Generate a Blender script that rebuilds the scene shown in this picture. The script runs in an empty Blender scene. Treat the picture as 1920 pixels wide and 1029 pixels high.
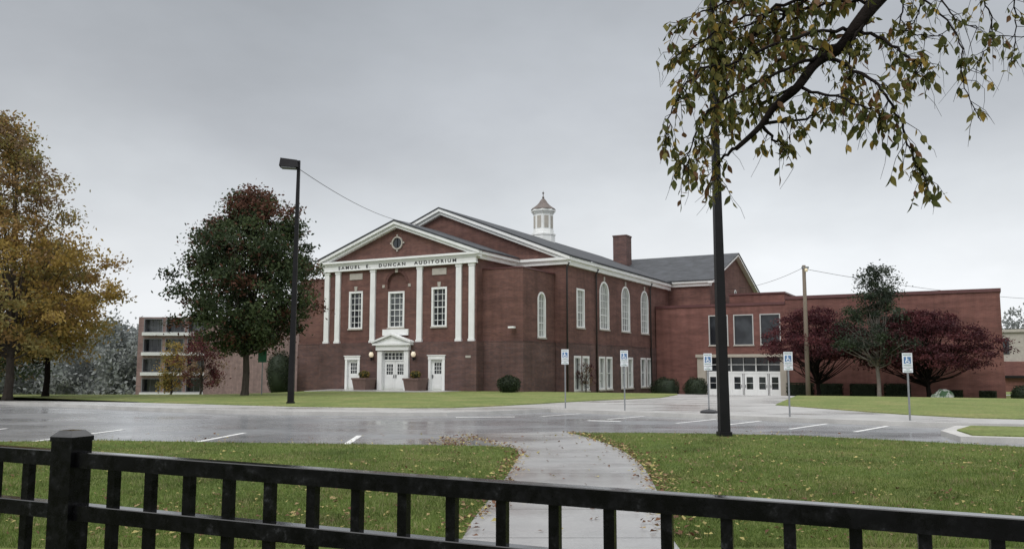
import bpy, bmesh, math, random
import numpy as np
from mathutils import Vector, Matrix
R = random.Random(7)
rng = np.random.default_rng(7)
scene = bpy.context.scene
scene.view_settings.view_transform = 'Standard'
scene.view_settings.look = 'None'
scene.view_settings.exposure = 0
COL = scene.collection

# ------------------------------------------------------------------ materials
def nt(name):
    m = bpy.data.materials.new(name); m.use_nodes = True
    t = m.node_tree
    return m, t, t.nodes['Principled BSDF'], t.nodes['Material Output']

def mixrgb(t, mode, fac, a, b):
    n = t.nodes.new('ShaderNodeMix'); n.data_type = 'RGBA'; n.blend_type = mode
    for i, v in ((0, fac), (6, a), (7, b)):
        if hasattr(v, 'is_linked'):
            t.links.new(v, n.inputs[i])
        elif i == 0: n.inputs[0].default_value = v
        else: n.inputs[i].default_value = (*v, 1) if len(v) == 3 else v
    return n.outputs[2]

def noise(t, scale, detail=4, rough=.55, vec=None, stretch=None):
    tc = t.nodes.new('ShaderNodeTexCoord')
    src = vec or tc.outputs['Object']
    if stretch:
        mp = t.nodes.new('ShaderNodeMapping'); mp.inputs['Scale'].default_value = stretch
        t.links.new(src, mp.inputs[0]); src = mp.outputs[0]
    n = t.nodes.new('ShaderNodeTexNoise'); n.inputs['Scale'].default_value = scale
    n.inputs['Detail'].default_value = detail; n.inputs['Roughness'].default_value = rough
    t.links.new(src, n.inputs['Vector'])
    return n.outputs['Fac']

def ramp(t, fac, stops):
    r = t.nodes.new('ShaderNodeValToRGB'); e = r.color_ramp.elements
    while len(e) < len(stops): e.new(.5)
    for i, (p, c) in enumerate(stops):
        e[i].position = p
        e[i].color = (c, c, c, 1) if isinstance(c, (int, float)) else (*c, 1)
    t.links.new(fac, r.inputs[0])
    return r.outputs[0]

def mat(name, c, rough=.7, var=.15, scale=2., bump=0., bscale=30., metal=0., spec=.5, stretch=None, emit=None):
    m, t, b, o = nt(name)
    f = noise(t, scale, stretch=stretch)
    c1 = tuple(x*(1-var) for x in c); c2 = tuple(min(1, x*(1+var)) for x in c)
    t.links.new(ramp(t, f, [(.3, c1), (.7, c2)]), b.inputs['Base Color'])
    b.inputs['Roughness'].default_value = rough
    b.inputs['Metallic'].default_value = metal
    b.inputs['Specular IOR Level'].default_value = spec
    if emit:
        b.inputs['Emission Color'].default_value = (*emit[0], 1); b.inputs['Emission Strength'].default_value = emit[1]
    if bump:
        bn = t.nodes.new('ShaderNodeBump'); bn.inputs['Strength'].default_value = bump; bn.inputs['Distance'].default_value = .02
        t.links.new(noise(t, bscale), bn.inputs['Height']); t.links.new(bn.outputs[0], b.inputs['Normal'])
    return m

def brick(name, c1, c2, mortar, dirt=.75):
    m, t, b, o = nt(name)
    uv = t.nodes.new('ShaderNodeUVMap')
    br = t.nodes.new('ShaderNodeTexBrick')
    br.inputs['Scale'].default_value = 1; br.inputs['Brick Width'].default_value = .24
    br.inputs['Row Height'].default_value = .085; br.inputs['Mortar Size'].default_value = .009
    br.inputs['Mortar Smooth'].default_value = .3
    br.inputs['Color1'].default_value = (*c1, 1); br.inputs['Color2'].default_value = (*c2, 1)
    br.inputs['Mortar'].default_value = (*mortar, 1)
    t.links.new(uv.outputs[0], br.inputs['Vector'])
    big = ramp(t, noise(t, .35, 5, .6), [(.25, dirt), (.75, 1.15)])
    stk = ramp(t, noise(t, 1.0, 4, .6, stretch=(.5, .5, 2.6)), [(.35, .74), (.65, 1.12)])
    rain = ramp(t, noise(t, 1.2, 4, .6, stretch=(1.6, 1.6, .12)), [(.3, .78), (.6, 1.06)])
    col = mixrgb(t, 'MULTIPLY', 1., br.outputs['Color'], big)
    col = mixrgb(t, 'MULTIPLY', .9, col, stk)
    col = mixrgb(t, 'MULTIPLY', .8, col, rain)
    t.links.new(col, b.inputs['Base Color'])
    b.inputs['Roughness'].default_value = .85
    b.inputs['Specular IOR Level'].default_value = .3
    bn = t.nodes.new('ShaderNodeBump'); bn.inputs['Strength'].default_value = .3; bn.inputs['Distance'].default_value = .01
    bn.invert = True
    t.links.new(br.outputs['Fac'], bn.inputs['Height']); t.links.new(bn.outputs[0], b.inputs['Normal'])
    return m

def leafmat(name, c, var=.3, trans=.3, scale=1.5):
    m, t, b, o = nt(name)
    f = noise(t, scale)
    c1 = tuple(x*(1-var) for x in c); c2 = tuple(min(1, x*(1+var)) for x in c)
    cr = ramp(t, f, [(.3, c1), (.7, c2)])
    t.links.new(cr, b.inputs['Base Color']); b.inputs['Roughness'].default_value = .6
    b.inputs['Specular IOR Level'].default_value = .2
    tr = t.nodes.new('ShaderNodeBsdfTranslucent'); t.links.new(cr, tr.inputs[0])
    mx = t.nodes.new('ShaderNodeMixShader'); mx.inputs[0].default_value = trans
    t.links.new(b.outputs[0], mx.inputs[1]); t.links.new(tr.outputs[0], mx.inputs[2])
    t.links.new(mx.outputs[0], o.inputs[0])
    return m

M_brick = brick('brick_upper', (.185, .088, .070), (.135, .064, .056), (.18, .125, .11))
M_brickL = brick('brick_lower', (.165, .086, .073), (.105, .062, .061), (.18, .14, .13), .66)
M_brickA = brick('brick_annex', (.215, .092, .076), (.170, .075, .064), (.20, .12, .105), .85)
M_brickFarHaze = brick('brick_far_haze', (.24, .16, .15), (.20, .135, .13), (.24, .18, .17), .9)  # distant brick, with aerial haze painted in as a paler colour
M_white = mat('white_paint', (.81, .82, .82), .5, .07, 1.2)
M_stone = mat('limestone', (.42, .39, .35), .8, .12, 3)
M_tan = mat('tan_panel', (.42, .38, .32), .7, .08, 2)
M_coping = mat('coping_red', (.11, .042, .042), .45, .12, 2)
M_roof = mat('shingle', (.050, .054, .062), .75, .35, 1.2, .4, 14)
M_bronze = mat('bronze_paint', (.007, .0065, .008), .45, .3, 3, spec=.25)
M_black = mat('black_metal', (.012, .012, .014), .42, .3, 6)
M_pipe = mat('pipe_dark', (.02, .016, .016), .5, .2, 3)
M_copper = mat('weathered_metal', (.13, .105, .095), .6, .3, 3)
M_wood = mat('pole_wood', (.16, .13, .10), .85, .25, 8, stretch=(6, 6, .4))
M_galv = mat('galvanised', (.26, .27, .28), .45, .15, 8, metal=.5)
M_signw = mat('sign_white', (.72, .75, .78), .4, .06, 4)
M_blue = mat('sign_blue', (.09, .19, .36), .4, .08, 4)
M_green = mat('sign_green', (.02, .14, .07), .4, .05, 4)
M_planter = mat('planter_brown', (.15, .095, .08), .75, .15, 5)
M_lamp = mat('globe_lit', (.75, .70, .6), .3, .02, 2, emit=((1., .78, .5), .3))
M_amber = mat('pole_light', (.7, .62, .45), .3, .02, 2, emit=((1., .8, .5), .15))
M_bark = mat('bark', (.06, .05, .042), .9, .35, 5, .6, 20, stretch=(3, 3, .7), spec=.2)
M_barkdark = mat('bark_dark', (.012, .009, .008), .95, .4, 9, .7, 40, spec=.12)
M_barkpale = mat('bark_pale', (.19, .165, .15), .9, .25, 5)
M_letter = mat('letter_dark', (.03, .028, .028), .6, .1, 3)
M_rowlock = mat('rowlock_brick', (.10, .045, .038), .85, .3, 12)

def glass(name, c, c2, rough=.08, scale=.7):
    m, t, b, o = nt(name)
    f = noise(t, scale, 2)
    t.links.new(ramp(t, f, [(.4, c), (.6, c2)]), b.inputs['Base Color'])
    b.inputs['Roughness'].default_value = rough
    bn = t.nodes.new('ShaderNodeBump'); bn.inputs['Strength'].default_value = .05
    t.links.new(noise(t, 2.5), bn.inputs['Height']); t.links.new(bn.outputs[0], b.inputs['Normal'])
    return m
M_glass = glass('glass_dark', (.012, .014, .018), (.04, .045, .052))
M_glassb = glass('glass_blinds', (.34, .35, .34), (.20, .21, .21), .3, .5)
M_glassg = glass('glass_grey', (.13, .14, .145), (.05, .055, .06), .15, .9)

# ---- ground materials
def grass_mat(name, a, b_, c):
    m, t, b, o = nt(name)
    f1 = noise(t, .45, 6, .65); f2 = noise(t, 9, 6, .7)
    col = ramp(t, f1, [(.32, a), (.5, b_), (.68, c)])
    col = mixrgb(t, 'MULTIPLY', .9, col, ramp(t, f2, [(.3, .45), (.7, 1.35)]))
    t.links.new(col, b.inputs['Base Color']); b.inputs['Roughness'].default_value = .9
    b.inputs['Specular IOR Level'].default_value = .15
    bn = t.nodes.new('ShaderNodeBump'); bn.inputs['Strength'].default_value = .8; bn.inputs['Distance'].default_value = .05
    t.links.new(noise(t, 25, 5, .7), bn.inputs['Height']); t.links.new(bn.outputs[0], b.inputs['Normal'])
    return m
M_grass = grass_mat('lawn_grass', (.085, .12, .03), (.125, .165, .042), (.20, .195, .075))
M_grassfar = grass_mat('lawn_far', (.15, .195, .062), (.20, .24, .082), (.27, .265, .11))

def wet(name, dark, light, r0, r1, joints=None):
    m, t, b, o = nt(name)
    f = noise(t, .3, 6, .6); f2 = noise(t, 60, 3, .6); f3 = noise(t, 1.7, 5, .65)
    col = ramp(t, f, [(.3, dark), (.7, light)])
    col = mixrgb(t, 'MULTIPLY', .5, col, ramp(t, f2, [(.3, .75), (.7, 1.2)]))
    col = mixrgb(t, 'MULTIPLY', .5, col, ramp(t, f3, [(.35, .8), (.6, 1.1)]))
    if joints:
        tc = t.nodes.new('ShaderNodeTexCoord'); sp = t.nodes.new('ShaderNodeSeparateXYZ')
        t.links.new(tc.outputs['Object'], sp.inputs[0])
        def mth(op, a, v):
            n = t.nodes.new('ShaderNodeMath'); n.operation = op
            t.links.new(a, n.inputs[0]); n.inputs[1].default_value = v; return n.outputs[0]
        y = mth('FRACT', mth('DIVIDE', sp.outputs[1], joints), 0)
        line = mth('LESS_THAN', y, .018)
        col = mixrgb(t, 'MIX', line, col, tuple(x*.45 for x in dark))
    t.links.new(col, b.inputs['Base Color'])
    t.links.new(ramp(t, noise(t, .22, 4, .55, stretch=(1, 2.0, 1)), [(.36, r0), (.64, r1)]), b.inputs['Roughness'])
    bn = t.nodes.new('ShaderNodeBump'); bn.inputs['Strength'].default_value = .07; bn.inputs['Distance'].default_value = .002
    t.links.new(f2, bn.inputs['Height']); t.links.new(bn.outputs[0], b.inputs['Normal'])
    return m
M_asph = wet('wet_asphalt', (.20, .205, .215), (.27, .275, .285), .13, .34)
M_conc = wet('wet_concrete', (.37, .365, .355), (.47, .46, .445), .18, .5, 3.0)
M_path = wet('wet_path', (.29, .29, .29), (.38, .375, .37), .12, .4, 1.6)
M_kerb = wet('kerb_concrete', (.42, .41, .395), (.52, .51, .49), .4, .7)
M_paint = mat('road_paint', (.78, .78, .77), .4, .2, 6)

# ------------------------------------------------------------------ helpers
def link(o, parent=None):
    COL.objects.link(o)
    if parent: o.parent = parent
    return o

def thing(name, loc, label, category, rz=0., group=None):
    e = bpy.data.objects.new(name, None); e.location = loc; e.rotation_euler = (0, 0, rz)
    e.empty_display_size = .3
    link(e); e['label'] = label; e['category'] = category
    if group: e['group'] = group
    return e

class MB:
    def __init__(s): s.v = []; s.f = []; s.m = []
    def face(s, pts, m=0):
        i = len(s.v); s.v += [tuple(p) for p in pts]; s.f.append(tuple(range(i, i+len(pts)))); s.m.append(m)
    def hexa(s, c, m=0):
        i = len(s.v); s.v += [tuple(p) for p in c]
        for q in ((0,3,2,1), (4,5,6,7), (0,1,5,4), (1,2,6,5), (2,3,7,6), (3,0,4,7)):
            s.f.append(tuple(i+k for k in q)); s.m.append(m)
    def box(s, x0, x1, y0, y1, z0, z1, m=0):
        s.hexa([(x0,y0,z0),(x1,y0,z0),(x1,y1,z0),(x0,y1,z0),(x0,y0,z1),(x1,y0,z1),(x1,y1,z1),(x0,y1,z1)], m)
    def pbox(s, P, a0, a1, d0, d1, z0, z1, m=0):
        s.hexa([P(a0,d0,z0),P(a1,d0,z0),P(a1,d1,z0),P(a0,d1,z0),P(a0,d0,z1),P(a1,d0,z1),P(a1,d1,z1),P(a0,d1,z1)], m)
    def slope(s, x0, z0, x1, z1, th, y0, y1, m=0):
        s.hexa([(x0,y0,z0-th),(x1,y0,z1-th),(x1,y1,z1-th),(x0,y1,z0-th),(x0,y0,z0),(x1,y0,z1),(x1,y1,z1),(x0,y1,z0)], m)
    def tube(s, pts, rad, n=8, m=0):
        pts = [Vector(p) for p in pts]
        if not hasattr(rad, '__len__'): rad = [rad]*len(pts)
        i0 = len(s.v); prev = None
        for k, p in enumerate(pts):
            d = (pts[min(k+1, len(pts)-1)] - pts[max(k-1, 0)])
            d = d.normalized() if d.length > 1e-9 else Vector((0,0,1))
            ref = prev if prev is not None else (Vector((1,0,0)) if abs(d.x) < .9 else Vector((0,1,0)))
            a = (ref - d*ref.dot(d)).normalized(); b = d.cross(a); prev = a
            for j in range(n):
                t = 2*math.pi*j/n
                s.v.append(tuple(p + (a*math.cos(t)+b*math.sin(t))*rad[k]))
        for k in range(len(pts)-1):
            for j in range(n):
                a = i0+k*n+j; b = i0+k*n+(j+1) % n
                s.f.append((a, b, b+n, a+n)); s.m.append(m)
        s.f.append(tuple(i0+j for j in range(n))[::-1]); s.m.append(m)
        s.f.append(tuple(i0+(len(pts)-1)*n+j for j in range(n))); s.m.append(m)
    def lathe(s, prof, n=16, c=(0,0), m=0, off=0.):
        i0 = len(s.v)
        for r, z in prof:
            for j in range(n):
                t = 2*math.pi*(j+off)/n; s.v.append((c[0]+r*math.cos(t), c[1]+r*math.sin(t), z))
        for k in range(len(prof)-1):
            for j in range(n):
                a = i0+k*n+j; b = i0+k*n+(j+1) % n
                s.f.append((a, b, b+n, a+n)); s.m.append(m)
    def obj(s, name, mats, parent=None, smooth=False, loc=None, rz=0, label=None, cat=None):
        me = bpy.data.meshes.new(name); me.from_pydata(s.v, [], s.f); me.validate()
        for m in mats: me.materials.append(m)
        if len(me.polygons) == len(s.m): me.polygons.foreach_set('material_index', s.m)
        uv = me.uv_layers.new(name='UVMap')
        n = len(me.loops); vi = np.empty(n, int); me.loops.foreach_get('vertex_index', vi)
        co = np.empty(len(me.vertices)*3); me.vertices.foreach_get('co', co); co = co.reshape(-1, 3)[vi]
        nr = np.empty(len(me.polygons)*3); me.polygons.foreach_get('normal', nr); nr = np.abs(nr.reshape(-1, 3))
        tot = np.empty(len(me.polygons), int); me.polygons.foreach_get('loop_total', tot); nr = np.repeat(nr, tot, 0)
        top = (nr[:, 2] > .8); xs = nr[:, 0] > nr[:, 1]
        U = np.where(top, co[:, 0], np.where(xs, co[:, 1], co[:, 0])); V = np.where(top, co[:, 1], co[:, 2])
        uv.data.foreach_set('uv', np.stack([U, V], 1).ravel())
        if smooth: me.polygons.foreach_set('use_smooth', [True]*len(me.polygons))
        o = bpy.data.objects.new(name, me); link(o, parent)
        if loc: o.location = loc
        o.rotation_euler = (0, 0, rz)
        if label: o['label'] = label
        if cat: o['category'] = cat
        return o

def rot_rand(n, tilt=None):
    q = rng.normal(size=(n, 4)); q /= np.linalg.norm(q, axis=1)[:, None]
    w, x, y, z = q.T
    return np.stack([np.stack([1-2*(y*y+z*z), 2*(x*y-z*w), 2*(x*z+y*w)], 1),
                     np.stack([2*(x*y+z*w), 1-2*(x*x+z*z), 2*(y*z-x*w)], 1),
                     np.stack([2*(x*z-y*w), 2*(y*z+x*w), 1-2*(x*x+y*y)], 1)], 1)

def inst_mesh(name, tv, tf, cen, rot, sc, midx, mats, parent=None, extra=None):
    tv = np.array(tv, float); n = len(cen); k = len(tv); fl = len(tf[0]); nf = len(tf)
    V = np.einsum('nij,kj->nki', rot, tv) * np.asarray(sc)[:, None, None] + cen[:, None, :]
    F = (np.array(tf)[None] + (np.arange(n)*k)[:, None, None]).reshape(-1, fl)
    V = V.reshape(-1, 3); mi = np.repeat(midx, nf)
    me = bpy.data.meshes.new(name)
    me.vertices.add(len(V)); me.vertices.foreach_set('co', V.ravel())
    me.loops.add(F.size); me.loops.foreach_set('vertex_index', F.ravel())
    me.polygons.add(len(F)); me.polygons.foreach_set('loop_start', np.arange(0, F.size, fl))
    me.polygons.foreach_set('loop_total', np.full(len(F), fl))
    for m in mats: me.materials.append(m)
    me.polygons.foreach_set('material_index', mi.astype(int))
    me.update(); me.validate()
    o = bpy.data.objects.new(name, me); link(o, parent)
    return o
LEAF_V = [(0,-.5,0),(.28,0,.06),(0,.55,0),(-.28,0,.06)]; LEAF_F = [(0,1,2,3)]

def ss(a, b, x):
    t = max(0., min(1., (x-a)/(b-a))); return t*t*(3-2*t)
def g(x, y):
    w = (x+2.375)*.4740+(y-57)*.8805
    k = 1-ss(-20, -12, x)
    z = -.95*ss(0, 20, w)*ss(-6, 3, x)*(1-k)
    z += -.034*max(0, min(y-50, 130))*k
    z += -2.5*ss(95, 160, y)*(1-k)
    return z

def structure(o, label=None):
    o['kind'] = 'structure'
    if label: o['label'] = label
    return o

def spline(pts, n=6):
    out = []
    P = [Vector(p) for p in pts]
    for i in range(len(P)-1):
        p0 = P[max(i-1, 0)]; p1 = P[i]; p2 = P[i+1]; p3 = P[min(i+2, len(P)-1)]
        for k in range(n):
            t = k/n
            out.append(.5*((2*p1)+(p2-p0)*t+(2*p0-5*p1+4*p2-p3)*t*t+(3*p1-p0-3*p2+p3)*t**3))
    out.append(P[-1]); return out

def patch(name, poly, zoff, m, skirt=.25, step=3.):
    bm = bmesh.new()
    vs = [bm.verts.new((p[0], p[1], 0)) for p in poly]
    bm.faces.new(vs); bmesh.ops.triangulate(bm, faces=bm.faces[:])
    xs = [p[0] for p in poly]; ys = [p[1] for p in poly]
    for ax, lo, hi in ((0, max(min(xs), -60), min(max(xs), 60)), (1, min(ys), min(max(ys), 90))):
        k = math.ceil(lo/step)*step
        while k < hi:
            co = (k, 0, 0) if ax == 0 else (0, k, 0); no = (1, 0, 0) if ax == 0 else (0, 1, 0)
            bmesh.ops.bisect_plane(bm, geom=bm.verts[:]+bm.edges[:]+bm.faces[:], plane_co=co, plane_no=no)
            k += step
    for v in bm.verts: v.co.z = g(v.co.x, v.co.y)+zoff
    if skirt:
        be = [e for e in bm.edges if len(e.link_faces) == 1]
        r = bmesh.ops.extrude_edge_only(bm, edges=be)
        for v in [x for x in r['geom'] if isinstance(x, bmesh.types.BMVert)]: v.co.z -= skirt
    bmesh.ops.recalc_face_normals(bm, faces=bm.faces[:])
    me = bpy.data.meshes.new(name); bm.to_mesh(me); bm.free(); me.materials.append(m)
    o = bpy.data.objects.new(name, me); link(o); structure(o)
    return o

# ------------------------------------------------------------------ ground
xs = sorted(set([-900, -500, -300, -200, -150, -120, -90]+list(range(-72, 73, 4))+[90, 120, 150, 200, 300, 500, 900]))
ys = sorted(set([-60, -30]+list(range(-12, 125, 4))+[140, 160, 200, 260, 350, 500, 900]))
mb = MB()
for x in xs:
    for y in ys: mb.v.append((x, y, g(x, y)-.07))
ny = len(ys)
for i in range(len(xs)-1):
    for j in range(ny-1):
        mb.f.append((i*ny+j, (i+1)*ny+j, (i+1)*ny+j+1, i*ny+j+1)); mb.m.append(0)
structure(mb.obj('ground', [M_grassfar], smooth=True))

patch('road', [(-90, 13), (70, 8), (70, 46), (-90, 56)], 0., M_asph, 0)
pave = [(-80, 52), (-23.7, 40), (-15, 34.4), (-10.5, 31.8), (-7.6, 30.8), (-4, 30.1), (-2.3, 30.1), (-.9, 31), (1.5, 32.9), (6, 29.2), (11.0, 25.1), (12.4, 24.4), (20, 21.6), (40, 15.5), (60, 12), (60, 82), (-80, 82)]
patch('pavement', pave, .12, M_conc)
lawnA = [(-80, 59), (-26.4, 45.4), (-16.8, 38.9), (-8.8, 34.6), (-4, 33.3), (-2.3, 33.5), (-.4, 35.2), (1.2, 37.4), (3.9, 41), (7.7, 44.8), (9.6, 50), (11.5, 60), (14.2, 77), (-80, 80)]
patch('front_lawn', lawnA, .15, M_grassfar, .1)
lawnB = [(11.0, 36.0), (12.0, 32.2), (13.0, 28.6), (14.2, 26.6), (16, 25.6), (40, 17.8), (60, 15), (60, 80), (23.4, 76), (22.6, 68), (17.5, 52), (13, 41)]
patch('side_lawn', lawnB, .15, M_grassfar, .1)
patch('island_kerb', [(10.1, 19.5), (10.6, 21.4), (11.9, 23.2), (13.8, 22.5), (34, 15), (34, 9.5), (11.4, 19.0)], .12, M_kerb)
patch('island_lawn', [(10.5, 19.75), (10.95, 21.3), (12.1, 22.8), (13.8, 22.15), (34, 14.6), (34, 9.9), (11.4, 19.35)], .15, M_grassfar, .1)
kl = [(-80, 52), (-23.7, 40), (-15, 34.4), (-10.5, 31.8), (-7.6, 30.8), (-4, 30.1), (-2.3, 30.1), (-.9, 31), (1.5, 32.9), (6, 29.2), (11.0, 25.1), (12.4, 24.4), (20, 21.6), (40, 15.5)]
off = []
for i, p in enumerate(kl):
    a = Vector(kl[max(i-1, 0)]); b = Vector(kl[min(i+1, len(kl)-1)]); d = (b-a).normalized()
    n = Vector((d.y, -d.x)); off.append((p[0]+n.x*.14, p[1]+n.y*.14))
patch('kerb', kl+off[::-1], .13, M_kerb)
Ledge = spline([(-.5, -6), (-.48, 4), (-.45, 8), (-.3, 10), (-.12, 12), (.02, 13.8), (.12, 15.5), (.05, 16.8), (-.35, 17.8), (-.8, 18.9), (-1.0, 19.9)], 4)
Redge = spline([(1.3, -6), (1.38, 4), (1.46, 8), (1.72, 10), (1.93, 12), (2.08, 14), (2.1, 15.6), (2.02, 17.2), (1.85, 18.6), (1.6, 19.9), (1.35, 20.9)], 4)
Lg = [tuple(p) for p in Ledge]; Rg = [tuple(p) for p in Redge]
patch('footpath', [(p[0], p[1]) for p in Lg]+[(-1.0, 20.5), (1.3, 21.2)]+[(p[0], p[1]) for p in Rg[::-1]], .105, M_path)
Lcut = [p for p in Lg if p[1] < 17.3]
nearL = [(p[0]-.001, p[1]) for p in Lcut]+[(-.4, 17.35), (-1.2, 17.5), (-4, 17.9), (-8.8, 18.7), (-10.8, 18.4), (-20, 19.5), (-45, 22), (-45, -6)]
nearR = [(p[0]+.001, p[1]) for p in Rg]+[(3.5, 20.9), (6.6, 20.1), (8.5, 18.6), (10.2, 17.1), (14, 15), (45, 6), (45, -6)]
patch('lawn', nearL, .10, M_grass)
patch('lawn', nearR, .10, M_grass)
def stripe(a, b, w=.1):
    a = Vector(a); b = Vector(b); d = (b-a).normalized(); n = Vector((-d.y, d.x))*w/2
    mb = MB(); mb.face([(*(a+n), .005), (*(a-n), .005), (*(b-n), .005), (*(b+n), .005)])
    o = mb.obj('road_marking', [M_paint]); structure(o)
for a, b in [((-10.9, 18.9), (-10.5, 23.4)), ((-7.15, 18.7), (-6.85, 22.2)), ((-3.55, 17.95), (-3.75, 21.3)), ((-14.4, 19.3), (-13.9, 23.8)), ((-18, 19.8), (-17.4, 24.3))]:
    stripe(a, b, .14)
pd = Vector((-.634, -.773)); sd = Vector((.773, -.634)); s0 = Vector((1.75, 32.55))
for t, a_, b_ in ((1.2, .3, 2.6), (3.9, .3, 2.6), (6.6, .3, 3.0), (8.1, .3, 3.2), (10.2, .3, 3.3), (11.9, .3, 3.2)):
    a = s0+sd*t; stripe(a+pd*a_, a+pd*b_, .13)
stripe((-1.9, 29.2), (.1, 29.5), .25); stripe((2.4, 27.4), (3.4, 27.0), .3)

# ------------------------------------------------------------------ auditorium
RZ = -math.radians(28.3)
OX, OY = -2.375, 56.99
def fp(W): return lambda a, d, z: (a, W-d, z)
def sp_(U): return lambda a, d, z: (U+d, a, z)
def facade(mb, P, a0, a1, z0, z1, ops, depth=.2, m=0):
    A = sorted({a0, a1} | {o[0]-o[1]/2 for o in ops} | {o[0]+o[1]/2 for o in ops})
    Z = sorted({z0, z1} | {o[2] for o in ops} | {o[3] for o in ops})
    for i in range(len(A)-1):
        for j in range(len(Z)-1):
            ac = (A[i]+A[i+1])/2; zc = (Z[j]+Z[j+1])/2
            if any(abs(ac-o[0]) < o[1]/2 and o[2] < zc < o[3] for o in ops): continue
            mb.face([P(A[i], 0, Z[j]), P(A[i+1], 0, Z[j]), P(A[i+1], 0, Z[j+1]), P(A[i], 0, Z[j+1])], m)
    for ac, w, zb, zt, arch in ops:
        l, r = ac-w/2, ac+w/2; zs_ = zt-w/2 if arch else zt
        for a in (l, r): mb.face([P(a, 0, zb), P(a, -depth, zb), P(a, -depth, zs_), P(a, 0, zs_)], m)
        mb.face([P(l, 0, zb), P(r, 0, zb), P(r, -depth, zb), P(l, -depth, zb)], m)
        if not arch: mb.face([P(l, 0, zt), P(r, 0, zt), P(r, -depth, zt), P(l, -depth, zt)], m)
        else:
            N = 14; q = [(ac-w/2*math.cos(math.pi*k/N), zs_+w/2*math.sin(math.pi*k/N)) for k in range(N+1)]
            for k in range(N):
                (x0, y0), (x1, y1) = q[k], q[k+1]
                mb.face([P(x0, 0, y0), P(x1, 0, y1), P(x1, 0, zt), P(x0, 0, zt)], m)
                mb.face([P(x0, 0, y0), P(x1, 0, y1), P(x1, -depth, y1), P(x0, -depth, y0)], m)

def arcring(mb, P, ac, zc, r0, r1, t0, t1, N=14, m=0):
    for k in range(N):
        c = []
        for ang in (math.pi*k/N, math.pi*(k+1)/N):
            for rr in (r0, r1): c.append((ac+rr*math.cos(ang), zc+rr*math.sin(ang)))
        (i0, o0, i1, o1) = c
        mb.hexa([P(i0[0], t0, i0[1]), P(o0[0], t0, o0[1]), P(o1[0], t0, o1[1]), P(i1[0], t0, i1[1]),
                 P(i0[0], t1, i0[1]), P(o0[0], t1, o0[1]), P(o1[0], t1, o1[1]), P(i1[0], t1, i1[1])], m)

def window(parent, P, op, cols, rows, gm, depth=.15, fw=.09, sill=True, name='window', mun=.035, fm=None, key=False):
    ac, w, zb, zt, arch = op; l, r = ac-w/2, ac+w/2; zs_ = zt-w/2 if arch else zt
    mb = MB(); N = 14
    mb.face([P(l-.02, -depth, zb-.02), P(r+.02, -depth, zb-.02), P(r+.02, -depth, zs_), P(l-.02, -depth, zs_)] if not arch else
            [P(l, -depth, zb), P(r, -depth, zb)]+[P(ac+w/2*math.cos(math.pi*k/N), -depth, zs_+w/2*math.sin(math.pi*k/N)) for k in range(N+1)])
    o = mb.obj(name, [gm], parent)
    f = MB(); e = .05; t0, t1 = -depth+.004, .03
    f.pbox(P, l-e, l+fw, t0, t1, zb, zs_); f.pbox(P, r-fw, r+e, t0, t1, zb, zs_)
    f.pbox(P, l+fw, r-fw, t0, t1-.003, zb, zb+fw)
    if not arch: f.pbox(P, l-e, r+e, t0, t1+.006, zs_-fw, zs_+e)
    else: arcring(f, P, ac, zs_, w/2-fw, w/2+e, t0, t1)
    for c in range(1, cols):
        a = l+w*c/cols; zt_ = zs_-fw if not arch else zs_+math.sqrt(max(0, (w/2-fw/2)**2-(a-ac)**2))
        f.pbox(P, a-mun/2, a+mun/2, t0, t0+.05, zb+fw, zt_)
    for k in range(1, rows):
        z = zb+(zs_-zb)*k/rows; mm = mun*(1.8 if k == rows//2 else 1)
        f.pbox(P, l+fw, r-fw, t0, t0+.045, z-mm/2, z+mm/2)
    if arch: f.pbox(P, l+fw, r-fw, t0, t0+.047, zs_-mun/2, zs_+mun/2)
    f.obj('frame', [fm or M_white], o)
    if sill:
        s = MB(); s.pbox(P, l-.1, r+.1, -.05, .09, zb-.1, zb-.003); s.obj('sill', [M_stone], o)
    if key:
        s = MB(); s.hexa([P(ac-.09, -.01, zt+.052), P(ac+.09, -.01, zt+.052), P(ac+.09, .06, zt+.052), P(ac-.09, .06, zt+.052),
                          P(ac-.14, -.01, zt+.4), P(ac+.14, -.01, zt+.4), P(ac+.14, .06, zt+.4), P(ac-.14, .06, zt+.4)])
        s.obj('keystone', [M_stone], o)
    return o

AUD = thing('auditorium_building', (OX, OY, 0), 'red brick auditorium with white pilasters, pediment and rooftop cupola', 'building', RZ)
uc = -6.57; UW = 6.57
HU = uc+10.52; HL = uc-10.52; HW = 5.75; CW = 28.95; CE = 7.9; CB = 48.45
w_ = MB()
F0 = fp(0.); FL = fp(-.25); FWg = fp(.8); SW = sp_(3.07); SH = sp_(HU); SC = sp_(CE); FH = fp(HW)
up = [(uc-3.6, 1.15, 4.5, 7.15, False), (uc, 1.3, 4.5, 7.0, False), (uc+3.6, 1.15, 4.5, 7.15, False)]
niche = (uc, 1.6, 7.25, 8.42, True)
facade(w_, F0, -2*UW, 0, 3.4, 9.3, up+[niche], .2)
N = 14
w_.face([F0(uc-.8, -.19, 7.25), F0(uc+.8, -.19, 7.25)]+[F0(uc+.8*math.cos(math.pi*k/N), -.19, 7.62+.8*math.sin(math.pi*k/N)) for k in range(N+1)])
doors = [(uc-3.6, 1.15, -.3, 2.4, False), (uc+.05, 2.5, -.3, 2.85, False), (uc+3.6, 1.15, -.3, 2.4, False)]
facade(w_, FL, -2*UW-.15, .15, -.6, 3.42, doors, .3, 1)
w_.box(-2*UW-.15, .15, -.249, -.001, 3.40, 3.46, 1)
for u in (-2*UW-.15, .15): w_.face([(u, -.25, -.6), (u, .8, -.6), (u, .8, 3.42), (u, -.25, 3.42)], 1)
for u in (-2*UW, 0): w_.face([(u, 0, 3.4), (u, HW, 3.4), (u, HW, 9.3), (u, 0, 9.3)], 0)
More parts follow.
